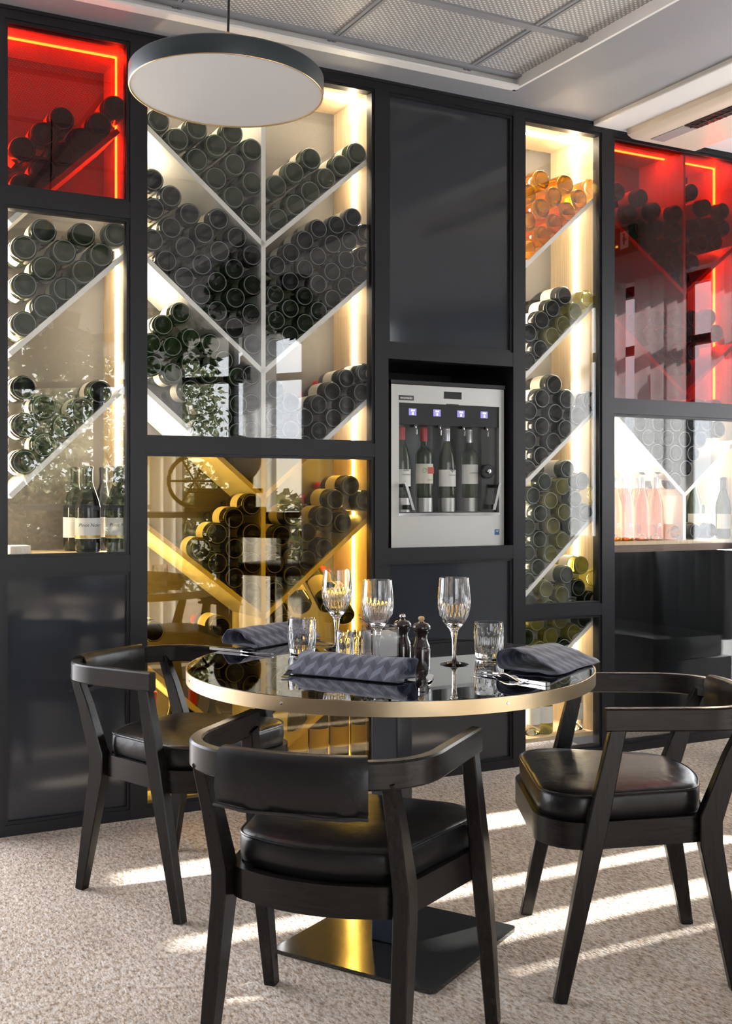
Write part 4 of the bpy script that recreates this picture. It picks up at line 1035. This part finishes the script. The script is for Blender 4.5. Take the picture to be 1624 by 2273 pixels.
# hanging plants
def vine(px, py, dv, w, hgt, nleaf, label, seed):
    s, z = wp(px, py, dv); rn = random.Random(seed)
    t = thing('hanging_plant', label, 'plant', W(s, -dv, z), TH, 'hanging plants')
    st = MB(); lv = MB()
    for k in range(max(4, nleaf//16)):
        P = [Vector((rn.uniform(-w*.3, w*.3), rn.uniform(-.1, .1), .05))]; dirx = rn.uniform(-1, 1)*w/hgt*.9
        for j in range(8):
            P.append(P[-1]+Vector((dirx*hgt/8+rn.gauss(0, .02), rn.gauss(0, .02), -hgt/8*rn.uniform(.3, 1.2)))); dirx *= .8
            for _ in range(3):
                lv.leaf(P[-1]+Vector((rn.gauss(0, .02), rn.gauss(0, .02), rn.gauss(0, .02))), Vector((rn.gauss(0, 1), rn.gauss(0, .6), rn.uniform(-1.2, .1))), Vector((rn.gauss(0, .4), 1, .2)).normalized(), rn.uniform(.05, .085), rn.uniform(.016, .026))
        st.tube(P, .0018, 5)
    mb = MB(); mb.lathe([(0, .04), (.08, .04), (.10, .14), (.09, .145), (0, .13)], 20); obj('planter', mb, 'blackp', t)
    mb = MB(); mb.tube([(0, 0, .13), (0, 0, ZC-z)], .002, 6); obj('cord', mb, 'cable', t)
    obj('stems', st, 'bark', t); obj('leaves', lv, 'leaf', t, smooth=False)
vine(545, 610, 3.0, .36, .36, 260, 'hanging ivy mirrored beside the central upright', 1)
vine(660, 660, 2.7, .35, .34, 240, 'hanging ivy mirrored right of the upright', 2)
vine(380, 700, 3.1, .35, .45, 240, 'hanging ivy mirrored over the small pile in the wide bay', 3)
vine(150, 740, 3.7, .45, .42, 280, 'hanging ivy mirrored in the left clear bay', 4)
# bar table with slicer and stools, mirrored in the lower panes
def flat_table(s, d, w, dp, z, label, rz=0):
    t = thing('bar_table', label, 'table', W(s, d, 0), TH+rz, 'dark bar tables')
    mb = MB(); mb.box(-w/2, w/2, -dp/2, dp/2, z-.035, z, bevel=.003); obj('tabletop', mb, 'tableedge', t, smooth=False)
    mb = MB(); mb.box(-.04, .04, -.04, .04, .012, z-.036); obj('column', mb, 'blackp', t, smooth=False)
    mb = MB(); mb.box(-.24, .24, -.24, .24, .001, .011, bevel=.003); obj('base_plate', mb, 'blackp', t, smooth=False)
    return t
flat_table(sx(500, 2.9), -2.9, 1.0, .6, 1.06, 'dark bar table mirrored in the amber pane', R(25))
flat_table(sx(200, 4.0), -3.95, .8, .8, 1.10, 'bar table laid with glasses mirrored in the left bay', R(20))
sl = thing('meat_slicer', 'black antique flywheel meat slicer mirrored in the amber pane', 'meat slicer', W(sx(505, 2.9), -2.9, 1.061), TH+R(20))
mb = MB(); mb.box(-.26, .26, -.13, .13, .0, .03, bevel=.005); mb.box(-.20, .20, -.02, .02, .03, .12, bevel=.005); mb.box(-.24, .24, -.10, .10, .12, .15, bevel=.005); mb.box(.04, .18, -.04, .04, .15, .42, bevel=.01); obj('body', mb, 'blackp', sl, smooth=False)
mb = MB(); cpt = [(.17*math.cos(R(a*10)), 0, .17*math.sin(R(a*10))+.20) for a in range(36)]; mb.tube([Vector(p)+Vector((-.20, -.16, 0)) for p in cpt], .014, 8, closed=True)
for a in range(6): mb.tube([Vector((-.20, -.16, .20)), Vector((-.20+.17*math.cos(R(a*60)), -.16, .20+.17*math.sin(R(a*60))))], .008, 6)
mb.tube([(-.20, -.16, .2), (-.2, 0, .2)], .014, 8); obj('flywheel', mb, 'blackp', sl)
mb = MB(); mb.lathe([(0, 0), (.15, 0), (.155, .004), (.15, .010), (.05, .014), (0, .016)], 40, Matrix.Translation((.08, .06, .34)) @ Matrix.Rotation(R(90), 4, 'X')); obj('blade', mb, 'chrome', sl)
def bar_stool(s, d, rz, label):
    t = thing('bar_stool', label, 'bar stool', W(s, d, 0), TH+rz, 'black bar stools')
    mb = MB(); mb.box(-.20, .20, -.20, .20, .70, .77, bevel=.02); obj('seat', mb, 'leather', t)
    for x in (-.17, .17):
        for y in (-.17, .17): mb = MB(); mb.tube([(x*1.15, y*1.15, 0), (x, y, .70)], .016, 8); obj('leg', mb, 'wood', t)
    mb = MB(); mb.box(-.21, .21, .17, .20, .92, 1.04, bevel=.01); mb.box(-.19, -.16, .17, .195, .75, .93); mb.box(.16, .19, .17, .195, .75, .93); obj('backrest', mb, 'leather', t)
    return t
bar_stool(.55, -2.1, R(60), 'black bar stool mirrored at the left of the amber pane')
# garden
mb = MB(); mb.box(-14, 22, -30, 8, -.30, -.12); g = struct('ground', mb, 'tile_grass', smooth=False)
def bush(name, label, cat, s, d, w, dp, h, n, seed, trunk=False):
    rn = random.Random(seed); t = thing(name, label, cat, W(s, d, -.12), TH+R(38) if not trunk else 0)
    mb = MB()
    for _ in range(n):
        if trunk:
            z = rn.uniform(.15, 1)*h; r_ = w*(1.05-z/h)
            a = rn.uniform(0, 6.28); p = Vector((r_*math.cos(a)*rn.uniform(.3, 1), r_*math.sin(a)*rn.uniform(.3, 1), z))
        else: p = Vector((rn.uniform(-w, w), rn.uniform(-dp, dp), rn.uniform(.0, h)))
        mb.leaf(p, Vector((rn.gauss(0, 1), rn.gauss(0, 1), rn.gauss(0, .7))), Vector((rn.gauss(0, 1), rn.gauss(0, 1), rn.gauss(0, 1))).normalized(), rn.uniform(.10, .22), rn.uniform(.03, .07))
    obj('foliage', mb, 'foliage', t, smooth=False)
    mb = MB()
    if trunk: mb.tube([(0, 0, 0), (.05, 0, h*.5), (0, 0, h*.9)], .09, 8)
    else:
        for k in range(8): x = -w+w*.25*k; mb.tube([(x, 0, 0), (x+.1, .05, h*.8)], .015, 5)
    obj('trunk' if trunk else 'stems', mb, 'bark', t)
def ray_d(px, dv): return sx(px, dv), -dv
for i, (px, dv) in enumerate([(20, 8.2), (190, 10.0), (520, 9.9)]):
    s, d = ray_d(px, dv); bush('hedge', 'flowering hedge outside, mirrored ' + ['at the left edge', 'in the left clear bay', 'in the wide bay'][i], 'hedge', s, d, 1.3, .35, 1.35, 2200, 20+i)
for i, (px, dv) in enumerate([(30, 13), (170, 18), (400, 20)]):
    s, d = ray_d(px, dv); bush('conifer', 'grey-green conifer outside, mirrored ' + ['leftmost', 'behind the left bay bottles', 'between the curtains'][i], 'tree', s, d, 2.0, 0, 6.5, 3600, 40+i, True)
